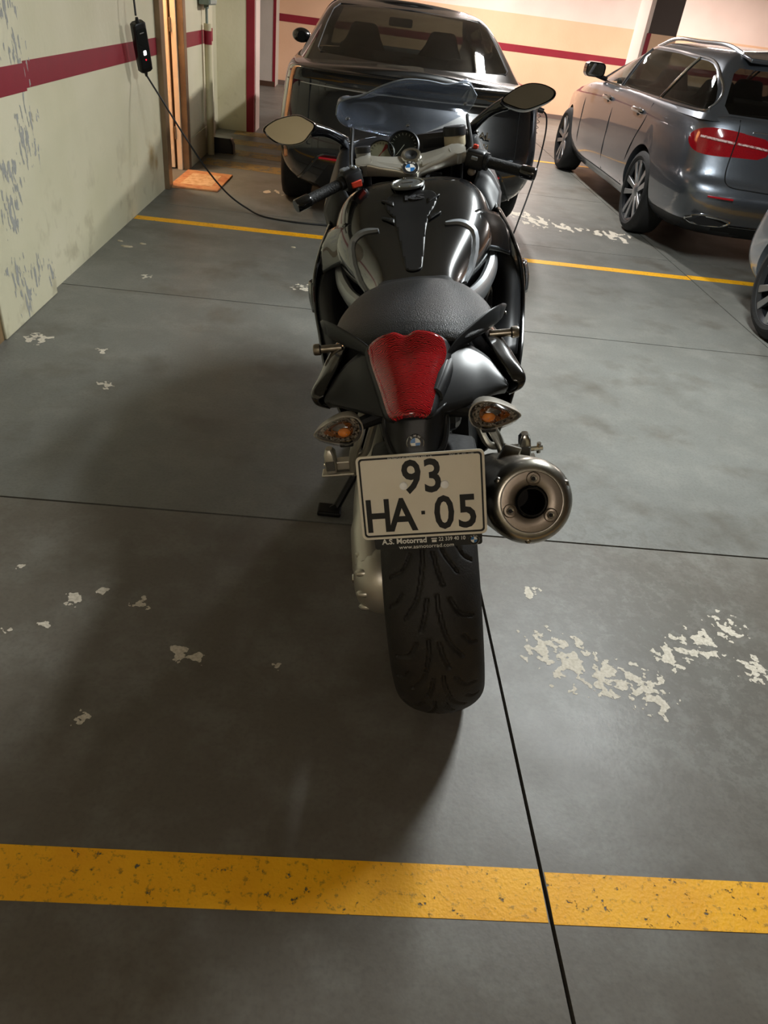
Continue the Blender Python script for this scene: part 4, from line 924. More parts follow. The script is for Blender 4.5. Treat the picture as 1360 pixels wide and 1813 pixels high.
# --- tail: cowl, wings, satin rear faces
cw = MB().loft(surf([[(x * k, y, z0 + z * h) for x, z in rrect(2, 1, .35, 3)] for y, k, z0, h in ((.62, .09, .80, .10), (.45, .105, .82, .11), (.25, .115, .84, .11), (.08, .10, .855, .09), (-.03, .075, .855, .07), (-.09, .05, .845, .05))], 3, True)).build('tail_cowl', MTB, bike)
for s in (-1, 1):
    wg = [[(.10, .48, .865), (.140, .48, .835), (.150, .48, .785), (.12, .48, .75)], [(.12, .28, .880), (.168, .28, .858), (.178, .28, .808), (.14, .28, .765)], [(.14, .14, .884), (.188, .125, .867), (.200, .125, .815), (.165, .14, .775)],
          [(.160, .062, .872), (.205, .05, .853), (.213, .05, .812), (.178, .07, .782)], [(.183, .01, .850), (.216, .0, .842), (.214, .0, .816), (.188, .02, .792)], [(.194, -.012, .834), (.204, -.012, .828), (.200, -.008, .814), (.186, .004, .800)]]
    MB().loft(surf([[(s * x, y, z) for x, y, z in r] for r in wg], 5), closed=False, cap=False).build('tail_side_panel', GLB, bike, solid=.004)
    fc = [[(.060, .030, .908), (.052, -.045, .875), (.036, -.112, .832), (.034, -.095, .820)], [(.098, .060, .897), (.094, -.018, .870), (.082, -.086, .827), (.080, -.065, .813)], [(.134, .060, .876), (.130, -.002, .858), (.126, -.058, .826), (.124, -.035, .810)], [(.166, .032, .854), (.162, -.006, .845), (.160, -.036, .826), (.158, -.012, .808)], [(.188, -.020, .832), (.187, -.022, .829), (.186, -.021, .826), (.182, .0, .804)]]
    MB().loft(surf([[(s * x - .004, y, z) for x, y, z in r] for r in fc], 5), closed=False, cap=False).build('tail_rear_panel', TAIL, bike, solid=.003)
    # grab handle: a bent blade
    gh = [(.066, .005, .893), (.090, .035, .906), (.125, .075, .914), (.160, .115, .920), (.188, .155, .920), (.200, .21, .908)]
    hh = [.010, .016, .020, .022, .018, .008]
    rows = []
    for (x, y, z), h in zip(gh, hh): rows.append([(s * x - .003, y - .006, z + h * .5), (s * x - .003 + s * .004, y + .006, z + h * .75), (s * x + s * .010 - .003, y + .012, z), (s * x - .003 + s * .004, y + .004, z - h), (s * x - .003 - s * .002, y - .010, z - h * .6)])
    MB().loft(surf(rows, 4, True)).build('grab_handle', MTB, bike, ang=50)
    bo = MB().tube([(s * .16, .13, .880), (s * .205, .13, .880)], .0085, 14).build('luggage_stud', STL, bike)
    MB().tube([(s * .205, .13, .880), (s * .208, .13, .880), (s * .219, .13, .880), (s * .222, .13, .880)], [.010, .0125, .0125, .011], 16).build('stud_cap', STL, bo)
# --- seat
srows = []
for y, hw_, zt, zb, cm in ((.035, .085, .922, .905, .006), (.06, .122, .937, .900, .012), (.12, .160, .948, .893, .020), (.20, .175, .952, .886, .026), (.28, .168, .952, .880, .026), (.35, .146, .945, .872, .022), (.41, .125, .924, .860, .016), (.48, .118, .895, .838, .010), (.56, .115, .878, .82, .008), (.63, .105, .876, .82, .008), (.67, .085, .88, .83, .006)):
    srows.append([(0, y, zt), (hw_ * .45, y, zt - cm * .25), (hw_ * .80, y, zt - cm), (hw_ * .98, y, zt - cm - (zt - zb) * .35), (hw_ * .97, y, zb + .006), (hw_ * .80, y, zb), (0, y, zb - .004), (-hw_ * .80, y, zb), (-hw_ * .97, y, zb + .006), (-hw_ * .98, y, zt - cm - (zt - zb) * .35), (-hw_ * .80, y, zt - cm), (-hw_ * .45, y, zt - cm * .25)])
MB().loft(surf(srows, 4, True)).build('seat', LEA, bike, ang=60)

# --- tail light: heart-topped red lens with two lobes, dark surround
def lens_rows(g=0., n=26, m=30, lift=0., valley=.010):
    rows = []
    for i in range(n + 1):
        v = i / n
        L_ = cr([(-.093, .02, .911), (-.090, 0, .886), (-.072, -.07, .858), (-.057, -.128, .838), (-.040, -.142, .833)], 8)[min(32, int(v * 32))]
        R_ = cr([(.064, .02, .911), (.065, 0, .893), (.046, -.06, .869), (.027, -.13, .840), (.010, -.142, .835)], 8)[min(32, int(v * 32))]
        row = []
        for j in range(m + 1):
            u = -1 + 2 * j / m; c = [a + (b - a) * (u + 1) / 2 for a, b in zip(L_, R_)]
            b = (1 - u * u) ** .7 * (.030 * math.sin(math.pi * min(1, .30 + .62 * v)) ** .8 + .004)
            b -= valley * math.exp(-(u / .20) ** 2) * max(0, 1 - v * 1.9)
            top = (.030 * (1 - u * u) ** .5 - .010 * math.exp(-(u / .22) ** 2)) * max(0, 1 - v / .25) if v < .25 else 0
            c[0] += g * u; row.append((c[0], c[1] - .62 * (b + lift) + top * .55, c[2] + .74 * (b + lift) + top * .55))
        rows.append(row)
    return rows
LENS = mat('red_tail_lens', 'a60b16', .07, coat=1., spec=.6); nt, N, Lk = nodes(LENS); bs = N['Principled BSDF']
oc = N.new('ShaderNodeTexCoord').outputs['Object']
wv = N.new('ShaderNodeTexWave'); wv.wave_type = 'BANDS'; wv.bands_direction = 'Y'; wv.inputs['Scale'].default_value = 105; wv.inputs['Distortion'].default_value = 7; wv.inputs['Detail'].default_value = 1; Lk.new(oc, wv.inputs['Vector'])
vo = N.new('ShaderNodeTexVoronoi'); vo.inputs['Scale'].default_value = 260; Lk.new(oc, vo.inputs['Vector'])
cc_ = mixc(nt, ramp(nt, wv.outputs['Fac'], .25, .85), '5c060d', 'c4121e'); cc_ = mixc(nt, mth(nt, 'MULTIPLY', ramp(nt, vo.outputs['Distance'], .22, .05), ramp(nt, wv.outputs['Fac'], .55, .95)), cc_, 'f0666c')  # ribbed pattern, plus sparkle painted as pale dots in the lens colour
Lk.new(cc_, bs.inputs['Base Color'])
bp_ = N.new('ShaderNodeBump'); bp_.inputs['Strength'].default_value = .10; bp_.inputs['Distance'].default_value = .002; Lk.new(wv.outputs['Fac'], bp_.inputs['Height']); Lk.new(bp_.outputs[0], bs.inputs['Normal'])
tl = MB().loft(lens_rows(), closed=False, cap=False).build('tail_light', LENS, bike, ang=80, solid=.004)
MB().loft(lens_rows(.006, lift=-.006), closed=False, cap=False).build('light_surround', MTB, tl, ang=80, solid=.004)
# --- plate holder, emblem, number plate, dealer strip
sheets('plate_holder', [[(-.062, -.09, .835), (-.03, -.118, .832), (0, -.122, .832), (.025, -.118, .832), (.055, -.09, .838)], [(-.068, -.10, .80), (-.04, -.138, .798), (-.008, -.144, .797), (.022, -.138, .798), (.055, -.10, .802)], [(-.060, -.13, .765), (-.036, -.160, .765), (-.008, -.165, .765), (.02, -.160, .765), (.045, -.13, .765)], [(-.05, -.16, .70), (-.03, -.185, .70), (0, -.19, .70), (.03, -.185, .70), (.05, -.16, .70)]], MTB, bike, thick=.006)
for s in (-1, 1): MB().tube(cr([(s * .055 - .006, -.085, .828), (s * .060 - .006, -.105, .80), (s * .05 - .006, -.14, .77), (s * .03 - .006, -.160, .758)], 4), .007, 8).build('holder_rib', MTB, bike)
roundel(bike, (-.008, -.1535, .790), (0, -.90, .45), .0165)
pt = math.radians(17)
Pm = Matrix.Translation((-.002, -.222, .714)) @ Matrix.Rotation(math.radians(.6), 4, 'Y') @ frame_to((0, 0, 0), (0, -math.cos(pt), math.sin(pt)))
PW, PH = .240, .166
PLM = mat('plate_reflective_white', 'e8e1d0', .38, noise=(6, 'dfd6c3', .4, .65))
plate = MB().prism(rrect(PW, PH, .010), -.0022, 0, 'z', Pm).build('number_plate', PLM, bike, ang=0)
def ring2(a, b, z0, z1, M):
    mb = MB(); n = len(a); v = [M @ Vector((*p, z1)) for p in a] + [M @ Vector((*p, z1)) for p in b] + [M @ Vector((*p, z0)) for p in a] + [M @ Vector((*p, z0)) for p in b]
    f = []
    for i in range(n):
        j = (i + 1) % n; f += [(i, j, n + j, n + i), (2 * n + i, 2 * n + j, j, i), (n + i, n + j, 3 * n + j, 3 * n + i)]
    return mb.add(v, f)
ring2(rrect(PW, PH, .010), rrect(PW - .008, PH - .008, .007), -.0005, .0012, Pm).build('plate_rim', PLM, plate, ang=0)
ring2(rrect(PW - .009, PH - .009, .007), rrect(PW - .016, PH - .016, .005), 0, .0006, Pm).build('plate_border', BLKI, plate, ang=0)
def ptxt(txt, x, y, size, sx=1., bold=.0012, m=BLKI, par=plate, M=Pm): return text('lettering', txt, size, M @ Matrix.Translation((x, y, .0004)), m, par, .0003, bold, sx=sx)
for ch, x in (('9', -.0175), ('3', .0225)): ptxt(ch, x, .0345, .090, .86, .0018)
for ch, x in (('H', -.086), ('A', -.040), ('0', .040), ('5', .084)): ptxt(ch, x, -.0395, .092, .86 if ch != 'H' else .78, .0018)
MB().box(-.0035, .0035, -.0035, .0035, 0, .0007, Pm @ Matrix.Translation((.0, -.034, 0))).build('dot', BLKI, plate, ang=0)
ptxt('MATRICULAS SAMINHAS 2000, Lda', -.018, .0755, .0055, 1, 0, WHT); ptxt('DGV - M - 025 - 1100', .078, .0755, .005, 1, 0, WHT)
for x in (-.0335, .044): MB().lathe([(0, .0052), (.0055, .0048), (.0075, .0035), (.0078, 0)], Pm @ Matrix.Translation((x, .0215 if x < 0 else .0195, 0)), 20).build('plate_screw', mat('white_plastic_cap', 'ffffff', .5), plate)
bk = MB().prism(rrect(.208, .176, .006), -.007, -.0028, 'z', Pm @ Matrix.Translation((.006, -.018, 0))).build('plate_backing', MTB, bike, ang=0)
Sm = Pm @ Matrix.Translation((.006, -.0955, -.0028))
text('lettering', 'A.S. Motorrad', .0150, Sm @ Matrix.Translation((-.046, .0045, .0003)), WHT, bk, .0002, .0004)
text('lettering', '22 339 40 10', .0108, Sm @ Matrix.Translation((.046, .0045, .0003)), WHT, bk, .0002, .0001, sx=.9)
text('lettering', 'www.asmotorrad.com', .0112, Sm @ Matrix.Translation((-.004, -.0082, .0003)), WHT, bk, .0002, 0, sx=1.05)
ph = MB().box(-.0045, .0045, -.004, .001, 0, .0004, Sm @ Matrix.Translation((.0115, .003, 0))).build('telephone_symbol', WHT, bk, ang=0)
MB().box(-.0055, .0055, .0018, .0038, 0, .0004, Sm @ Matrix.Translation((.0115, .0038, 0))).build('telephone_receiver', WHT, ph, ang=0)
roundel(bike, Sm @ Vector((.088, .0, .0012)), Pm.to_3x3() @ Vector((0, 0, 1)), .0105, Pm.to_3x3() @ Vector((0, 1, 0)), 'strip_emblem')

# --- indicators: clear egg lens over an amber bulb
CLR = glass_mat('clear_ribbed_lens', (.93, .92, .9), .08)
nt = CLR.node_tree; df = nt.nodes.new('ShaderNodeBsdfDiffuse'); df.inputs[0].default_value = (.62, .58, .52, 1); mx = nt.nodes.new('ShaderNodeMixShader'); vo = nt.nodes.new('ShaderNodeTexVoronoi'); vo.inputs['Scale'].default_value = 170; tcn = nt.nodes.new('ShaderNodeTexCoord'); nt.links.new(tcn.outputs['Object'], vo.inputs['Vector'])
old = [n for n in nt.nodes if n.type == 'MIX_SHADER' and n != mx][0]; on = [n for n in nt.nodes if n.type == 'OUTPUT_MATERIAL'][0]
nt.links.new(ramp(nt, vo.outputs['Distance'], .22, .02), mx.inputs[0]); nt.links.new(old.outputs[0], mx.inputs[1]); nt.links.new(df.outputs[0], mx.inputs[2]); nt.links.new(mx.outputs[0], on.inputs[0])
for s in (-1, 1):
    c = Vector((s * .150 - .006, -.10, .808 if s > 0 else .800))
    def egg(k, y, yo): return [tuple(c + Vector((s * (.048 * math.cos(t) * k + .004) , y, (.027 * math.sin(t) * (1 - .48 * math.cos(t)) - .004 * math.cos(t)) * k))) for t in [2 * math.pi * i / 28 for i in range(28)]]
    ho = MB().loft([egg(.02, .047, 0), egg(.55, .045, 0), egg(.9, .028, 0), egg(1.04, .004, 0), egg(1.06, -.003, 0), egg(1.0, -.003, 0)], cap=False).build('indicator', mat('silver_indicator_shell', 'b5afa4', .35, .5), bike, ang=50)
    rows = [egg(k, y, 0) for k, y in ((1., -.002), (.98, -.010), (.86, -.019), (.6, -.025), (.3, -.027), (.04, -.028))]
    MB().loft(rows, cap=False).build('lens', CLR, ho, ang=60)
    MB().sphere(c + Vector((s * -.008, -.008, .0)), (.013, .010, .009), 12, 8).build('amber_bulb', mat('amber_bulb_glass', 'f08a20', .2, coat=.5), ho)
    MB().loft([egg(.9, .0005, 0), egg(.35, .014, 0)], cap=False).build('reflector', mat('indicator_reflector', 'efe6da', .14, .9, noise=(190, '4a3626', .46, .60), bump=(330, 1.0)), ho, ang=60)  # dark noise in the colour imitates contrasty reflections
    MB().loft([egg(.62, .001, 0), egg(.30, .0115, 0)], cap=False).build('amber_glow_ring', mat('painted_amber_glow', 'c4701e', .2, .7, noise=(150, '3c2412', .5, .62), bump=(330, 1.0)), ho, ang=60)  # ring with the bulb's amber glow and glints painted in its colour
    MB().tube([tuple(c + Vector((-s * .035, .02, .0))), (s * .055 - .006, -.05, .806)], [.013, .016], 10).build('indicator_arm', MTB, ho)
    MB().box(-.014, .014, -.004, .01, -.010, 0, Matrix.Translation(c + Vector((s * -.008, .0, -.027)))).build('lower_clip', MTB, ho, ang=0, bev=.003)

# --- tank with pad, filler cap and side panels
tk = [[(.54, 0, .862), (.54, .05, .860), (.54, .092, .850), (.54, .113, .82), (.54, .108, .78), (.54, .10, .72)],
      [(.64, 0, .889), (.64, .055, .888), (.64, .104, .872), (.64, .130, .83), (.64, .122, .78), (.64, .11, .70)],
      [(.74, 0, .920), (.74, .07, .919), (.74, .135, .897), (.74, .166, .842), (.74, .150, .775), (.74, .12, .70)],
      [(.84, 0, .955), (.84, .085, .956), (.84, .170, .932), (.84, .212, .865), (.84, .19, .785), (.84, .14, .70)],
      [(.92, 0, .991), (.92, .10, .992), (.92, .194, .958), (.92, .238, .885), (.92, .22, .80), (.92, .15, .70)],
      [(1.0, 0, 1.024), (1.0, .115, 1.022), (1.0, .203, .985), (1.0, .247, .905), (1.0, .235, .81), (1.0, .16, .70)],
      [(1.06, 0, 1.032), (1.06, .115, 1.03), (1.06, .195, 1.0), (1.06, .236, .93), (1.06, .23, .84), (1.06, .17, .72)],
      [(1.12, 0, 1.012), (1.12, .10, 1.011), (1.12, .17, .985), (1.12, .20, .93), (1.12, .2, .86), (1.12, .16, .75)]]
trow = [[(x, y, z) for y, x, z in r[::-1]] + [(-x, y, z) for y, x, z in r[1:]] for r in tk]
tg_ = surf(trow, 6)
tank = MB().loft(tg_, closed=False, cap=False).build('fuel_tank', GLB, bike, ang=70)
tv = [p for r in tg_ for p in r]; tn = len(tg_[0]); tf = [(i * tn + k, i * tn + k + 1, (i + 1) * tn + k + 1, (i + 1) * tn + k) for i in range(len(tg_) - 1) for k in range(tn - 1)]
TB = BVHTree.FromPolygons([Vector(p) for p in tv], tf)
def tank_patch(name, poly, m, d=(0, 0, -1), off=.002, cell=.008, parent=tank):
    """outline seen from above (x, y) or the side, laid on the tank"""
    bm = bmesh.new(); ax = (0, 1) if abs(d[2]) > .5 else (1, 2)
    def P3(a, b):
        v = [0, 0, 0]; v[ax[0]] = a; v[ax[1]] = b; return v
    bm.faces.new([bm.verts.new(P3(a, b)) for a, b in poly])
    for k in (0, 1):
        lo, hi_ = min(p[k] for p in poly), max(p[k] for p in poly); t = lo + cell
        while t < hi_:
            co = Vector((0, 0, 0)); no = Vector((0, 0, 0)); co[ax[k]] = t; no[ax[k]] = 1
            bmesh.ops.bisect_plane(bm, geom=bm.verts[:] + bm.edges[:] + bm.faces[:], dist=1e-6, plane_co=co, plane_no=no); t += cell
    for v in bm.verts:
        q = on_shell(TB, [tuple(v.co)], d, off)[0]; v.co = q
    bmesh.ops.recalc_face_normals(bm, faces=bm.faces[:])
    me = bpy.data.meshes.new(name); bm.to_mesh(me); bm.free(); o = fin(name, me, m, parent, 50)
    x = o.modifiers.new('solid', 'SOLIDIFY'); x.thickness = .0025; x.offset = 0
    return o
PAD = mat('satin_black_pad', '121213', .38)
tank_patch('tank_pad', cr([(-.062, .955), (-.02, .968), (.03, .968), (.070, .955), (.078, .92), (.066, .885), (.052, .86), (.040, .80), (.034, .74), (.026, .66), (.020, .625), (0, .615), (-.020, .625), (-.026, .66), (-.034, .74), (-.042, .80), (-.050, .86), (-.066, .885), (-.076, .92)], 3, True), PAD)
for s in (-1, 1):
    for y in (.905, .835): tank_patch('pad_fin', [(s * .05, y), (s * .085, y + .028), (s * .088, y + .034), (s * .05, y + .022)][::s], PAD, off=.0035)
text('pad_lettering', 'KS', .030, Matrix.Translation((.012, .935, 1.003)) @ Matrix.Rotation(math.radians(22), 4, 'X'), mat('grey_pad_print', '3b3b3d', .3), tank, .002, .001, sx=1.8)
cp = Matrix.Translation((-.006, 1.005, 1.026)) @ Matrix.Rotation(math.radians(4), 4, 'X')
capm = MB().lathe([(.051, 0), (.052, .006), (.050, .009), (.046, .009), (.044, .006)], cp, 40).build('filler_cap', mat('grey_filler_alloy', '8f918f', .32, .9), tank)
MB().lathe([(0, .008), (.030, .009), (.036, .0085), (.043, .005)], cp, 36).build('cap_lid', MATS['grey_filler_alloy'], capm)
for k in range(8):
    a = 2 * math.pi * k / 8 + .2; MB().lathe([(0, .012), (.003, .0115), (.0035, .009)], cp @ Matrix.Translation((.0475 * math.cos(a), .0475 * math.sin(a), 0)), 8).build('cap_bolt', CHRB, capm)
MB().box(-.018, .018, -.004, .004, .009, .0115, cp).build('cap_key_flap', MATS['grey_filler_alloy'], capm, ang=0, bev=.001)
GTR = mat('graphite_trim', '84888c', .40, .35)
for s in (-1, 1):
    ds = (-s, 0, 0)
    def tank_strip(nm, path, w0, m_, off, th=.006):
        P_ = [Vector((s * x, y, z)) for x, y, z in cr(path, 5)]; rows_ = []
        for i, p_ in enumerate(P_):
            h_ = TB.find_nearest(p_); nn = h_[1] if h_[1].dot(Vector((s, 0, .3))) > 0 else -h_[1]; b_ = h_[0]
            tt = (P_[min(i + 1, len(P_) - 1)] - P_[max(i - 1, 0)]).normalized(); sd_ = tt.cross(nn).normalized(); wd_ = w0 * (.08 + .92 * math.sin(math.pi * min(1, max(0, (i + .4) / len(P_)))) ** .5)
            rows_.append([b_ + sd_ * wd_ + nn * (off - .003), b_ + sd_ * wd_ * .6 + nn * (off + th), b_ - sd_ * wd_ * .6 + nn * (off + th), b_ - sd_ * wd_ + nn * (off - .003)])
        MB().loft(rows_).build(nm, m_, bike, ang=40)
    tank_strip('knee_trim', [(.097, .82, .95), (.137, .84, .933), (.160, .84, .90), (.160, .79, .868), (.147, .73, .84), (.138, .66, .825)], .013, GTR, .002)
    sheets('side_cover', [[(s * .150, .87, .948), (s * .200, .92, .955), (s * .245, .98, .93), (s * .266, 1.02, .915)], [(s * .180, .86, .905), (s * .218, .90, .905), (s * .262, .96, .885), (s * .295, .99, .865)], [(s * .185, .84, .860), (s * .220, .88, .845), (s * .260, .92, .825), (s * .300, .95, .80)]], GLB, bike, thick=.005)
    MB().tube(cr([(s * .135, .60, .79), (s * .17, .70, .775), (s * .205, .80, .775), (s * .235, .92, .80), (s * .235, 1.10, .86)], 5), .020, 10, sy=1.5).build('frame_beam', mat('frame_alloy', '9a9d9f', .36, .8), bike)
    # side fairing: rear edge, then forward to the nose
    ed = [(.262, 1.04, .925), (.300, 1.00, .86), (.326, .96, .79), (.333, .93, .71), (.326, .88, .635), (.302, .74, .565), (.265, .66, .46), (.20, .62, .33), (.12, .66, .245)]
    rows = []
    for k, (x, y, z) in enumerate(ed):
        zf = z + (.02 if k < 4 else 0)
        rows.append([(s * x, y, z), (s * (x + .006), y + .05, z), (s * (x + .004), y + .22 if y < 1 else 1.25, z), (s * x * .93, 1.40, zf), (s * x * .78, 1.60, zf + .03 * (k < 5)), (s * x * .45, 1.86, max(zf, .45)), (s * x * .12, 1.96, max(zf * .95, .5))])
    MB().loft(surf(rows, 4), closed=False, cap=False).build('side_fairing', GLB, bike, ang=60, solid=.006)
    MB().tube(cr([(s * x * 1.003, y, z) for x, y, z in ed], 4), .006, 8).build('fairing_edge', GLB, bike)
    MB().loft(surf([[(s * .334, .955, .775), (s * .350, .99, .77), (s * .345, 1.05, .76)], [(s * .340, .945, .73), (s * .356, .98, .725), (s * .350, 1.04, .72)], [(s * .334, .93, .685), (s * .350, .965, .68), (s * .345, 1.03, .675)]], 4), closed=False, cap=False).build('fairing_blister', GLB, bike, solid=.008)
    ip = [[(s * .225, 1.19, 1.02), (s * .262, 1.19, 1.00), (s * .292, 1.16, .945)], [(s * .19, 1.12, .96), (s * .235, 1.11, .95), (s * .278, 1.09, .90)], [(s * .17, 1.10, .85), (s * .225, 1.06, .86), (s * .268, 1.03, .87)]]
    pn = MB().loft(surf(ip, 4), closed=False, cap=False).build('inner_panel', MTB, bike, solid=.004)
    ip2 = [[(s * .20, 1.42, 1.10), (s * .235, 1.40, 1.085), (s * .255, 1.36, 1.05)], [(s * .20, 1.30, 1.05), (s * .245, 1.29, 1.04), (s * .285, 1.27, .98)], [(s * .225, 1.19, 1.02), (s * .262, 1.19, 1.00), (s * .292, 1.16, .945)]]
    MB().loft(surf(ip2, 4), closed=False, cap=False).build('inner_panel', MTB, bike, solid=.004)
    MB().lathe([(0, .002), (.006, .0015), (.0065, 0)], frame_to((s * .272, 1.108, .918), (0, -.75, .65)), 12).build('panel_screw', CHRB, pn)
    MB().lathe([(0, .002), (.006, .0015), (.0065, 0)], frame_to((s * .262, .80, .675), (-s * .5, -.8, .2)), 12).build('fairing_screw', CHRB, bike)
    sheets('inner_fairing', [[(s * .26, 1.02, .87), (s * .235, 1.03, .82), (s * .22, 1.05, .76)], [(s * .318, .95, .76), (s * .28, .93, .74), (s * .24, .95, .70)], [(s * .318, .88, .64), (s * .28, .84, .64), (s * .22, .84, .62)], [(s * .292, .74, .565), (s * .25, .72, .57), (s * .18, .72, .56)]], MTB, bike)
sheets('nose_fairing', [[(-.235, 1.40, 1.10), (-.12, 1.52, 1.10), (0, 1.58, 1.07), (.12, 1.52, 1.10), (.235, 1.40, 1.10)], [(-.25, 1.45, 1.0), (-.15, 1.72, 1.0), (0, 1.82, .99), (.15, 1.72, 1.0), (.25, 1.45, 1.0)], [(-.25, 1.48, .9), (-.16, 1.85, .86), (0, 1.98, .84), (.16, 1.85, .86), (.25, 1.48, .9)], [(-.22, 1.5, .78), (-.14, 1.80, .74), (0, 1.90, .72), (.14, 1.80, .74), (.22, 1.5, .78)]], GLB, bike, thick=.005)
sheets('dash_cover', [[(-.20, 1.34, 1.06), (-.08, 1.36, 1.07), (0, 1.36, 1.07), (.08, 1.36, 1.07), (.20, 1.34, 1.06)], [(-.21, 1.46, 1.10), (-.1, 1.5, 1.10), (0, 1.53, 1.08), (.1, 1.5, 1.10), (.21, 1.46, 1.10)]], MTB, bike)

# --- windscreen
SCR = glass_mat('clear_screen_plastic', (.80, .83, .88), .03)
nt = SCR.node_tree; df = nt.nodes.new('ShaderNodeBsdfDiffuse'); df.inputs[0].default_value = (.42, .47, .55, 1); mx = nt.nodes.new('ShaderNodeMixShader'); mx.inputs[0].default_value = .14
old = [n for n in nt.nodes if n.type == 'MIX_SHADER' and n != mx][0]; on = [n for n in nt.nodes if n.type == 'OUTPUT_MATERIAL'][0]
nt.links.new(old.outputs[0], mx.inputs[1]); nt.links.new(df.outputs[0], mx.inputs[2]); nt.links.new(mx.outputs[0], on.inputs[0])
topE = cr([(-.237, 1.425, 1.192), (-.222, 1.405, 1.228), (-.180, 1.395, 1.240), (-.135, 1.39, 1.244), (-.068, 1.37, 1.266), (.006, 1.36, 1.276), (.080, 1.37, 1.264), (.138, 1.39, 1.246), (.180, 1.395, 1.245), (.216, 1.405, 1.238), (.240, 1.425, 1.200)], 4)
botE = cr([(-.236, 1.428, 1.186), (-.226, 1.44, 1.165), (-.207, 1.46, 1.148), (-.165, 1.50, 1.128), (-.10, 1.56, 1.100), (0, 1.62, 1.070), (.10, 1.56, 1.100), (.165, 1.50, 1.128), (.207, 1.46, 1.150), (.226, 1.44, 1.170), (.238, 1.428, 1.192)], 4)
rows = []
for i in range(9):
    t = i / 8; rows.append([tuple(a + (b - a) * t + (0, .05, .045)[k] * math.sin(math.pi * t) * (1 - abs(u) ** 2) + ((0, 0, .018 * math.sin(math.pi * t) * max(0, math.sin((abs(u) - .55) / .4 * math.pi)) if .55 < abs(u) < .95 else 0))[k] for k, (a, b) in enumerate(zip(p, q)))
                            for p, q, u in zip(topE, botE, [-1 + 2 * j / (len(topE) - 1) for j in range(len(topE))])])
ws = MB().loft(rows, closed=False, cap=False).build('windscreen', SCR, bike, ang=80)
x = ws.modifiers.new('solid', 'SOLIDIFY'); x.thickness = .003; x.offset = 0
MB().tube(topE, .0028, 6).build('screen_edge', mat('screen_edge_plastic', '8f98a4', .2), ws)
for u in (8, 20, 32): MB().lathe([(0, .004), (.006, .003), (.007, 0)], frame_to(rows[7][u], (0, -.6, .8)), 12).build('screen_screw', CHRB, ws)

# --- handlebars, clamp, controls
St = Matrix.Translation((.008, 1.125, 1.068)) @ Matrix.Rotation(math.radians(7), 4, 'Z') @ Matrix.Rotation(math.radians(25), 4, 'X')
def sv(*p): return St @ Vector(p)
def sec(x, y0, y1, z0, z1, r=.008): return [sv(x, a, b) for a, b in rrect(y1 - y0, z1 - z0, min(r, (y1 - y0) * .45, (z1 - z0) * .45), 3, (y0 + y1) / 2, (z0 + z1) / 2)]
clamp = MB().loft([sec(-.172, -.018, .026, -.016, .024), sec(-.135, -.022, .034, -.018, .026), sec(-.10, -.032, .032, -.016, .018), sec(-.05, -.044, .030, -.018, .011), sec(-.030, -.050, .036, -.022, .006), sec(0, -.062, .046, -.026, .005), sec(.030, -.050, .036, -.022, .006), sec(.05, -.044, .030, -.018, .011), sec(.10, -.032, .032, -.016, .018), sec(.135, -.022, .034, -.018, .026), sec(.172, -.018, .026, -.016, .024)]).build('top_clamp', SIL, bike, ang=40)
for s in (-1, 1):
    MB().loft([[sv(s * .03, -.038, .0105), sv(s * .03, -.018, .012), sv(s * .03, -.018, .008), sv(s * .03, -.038, .006)], [sv(s * .12, -.016, .0185), sv(s * .12, .004, .021), sv(s * .12, .004, .012), sv(s * .12, -.016, .010)]]).build('clamp_rib', SIL, clamp, bev=.002)
    MB().tube([sv(s * .148, .004, -.012), sv(s * .148, .004, .024)], .026, 18).build('bar_socket', SIL, clamp)
    MB().tube([sv(s * .148, .004, -.30), sv(s * .148, .004, .0)], .020, 12).build('fork_tube', BLKM, bike)
MB().tube([sv(0, -.034, -.034), sv(0, -.034, .002)], .0285, 20).build('stem_boss', SIL, clamp)
Mn = St @ Matrix.Translation((.004, .020, .010)) @ Matrix.Rotation(math.radians(6), 4, 'X') @ Matrix.Scale(1.1, 4)
MB().lathe([(.018, .004), (.023, .006), (.028, .004), (.030, 0)], Mn, 28).build('stem_ring', CHRB, clamp); MB().lathe([(0, -.002), (.010, .002), (.018, .004)], Mn, 24).build('stem_cap', BLKI, clamp)
ed_ = (St.to_3x3() @ Vector((0, -.22, .975)))
roundel(bike, sv(-.008, -.040, .0105), ed_, .0255, (0, .8, .55), 'clamp_emblem')
bars = {-1: [(-.150, 1.085, 1.068), (-.205, 1.035, 1.047), (-.305, .968, 1.022), (-.345, .940, 1.013)], 1: [(.175, 1.150, 1.070), (.240, 1.125, 1.048), (.345, 1.080, 1.017), (.386, 1.060, 1.006)]}
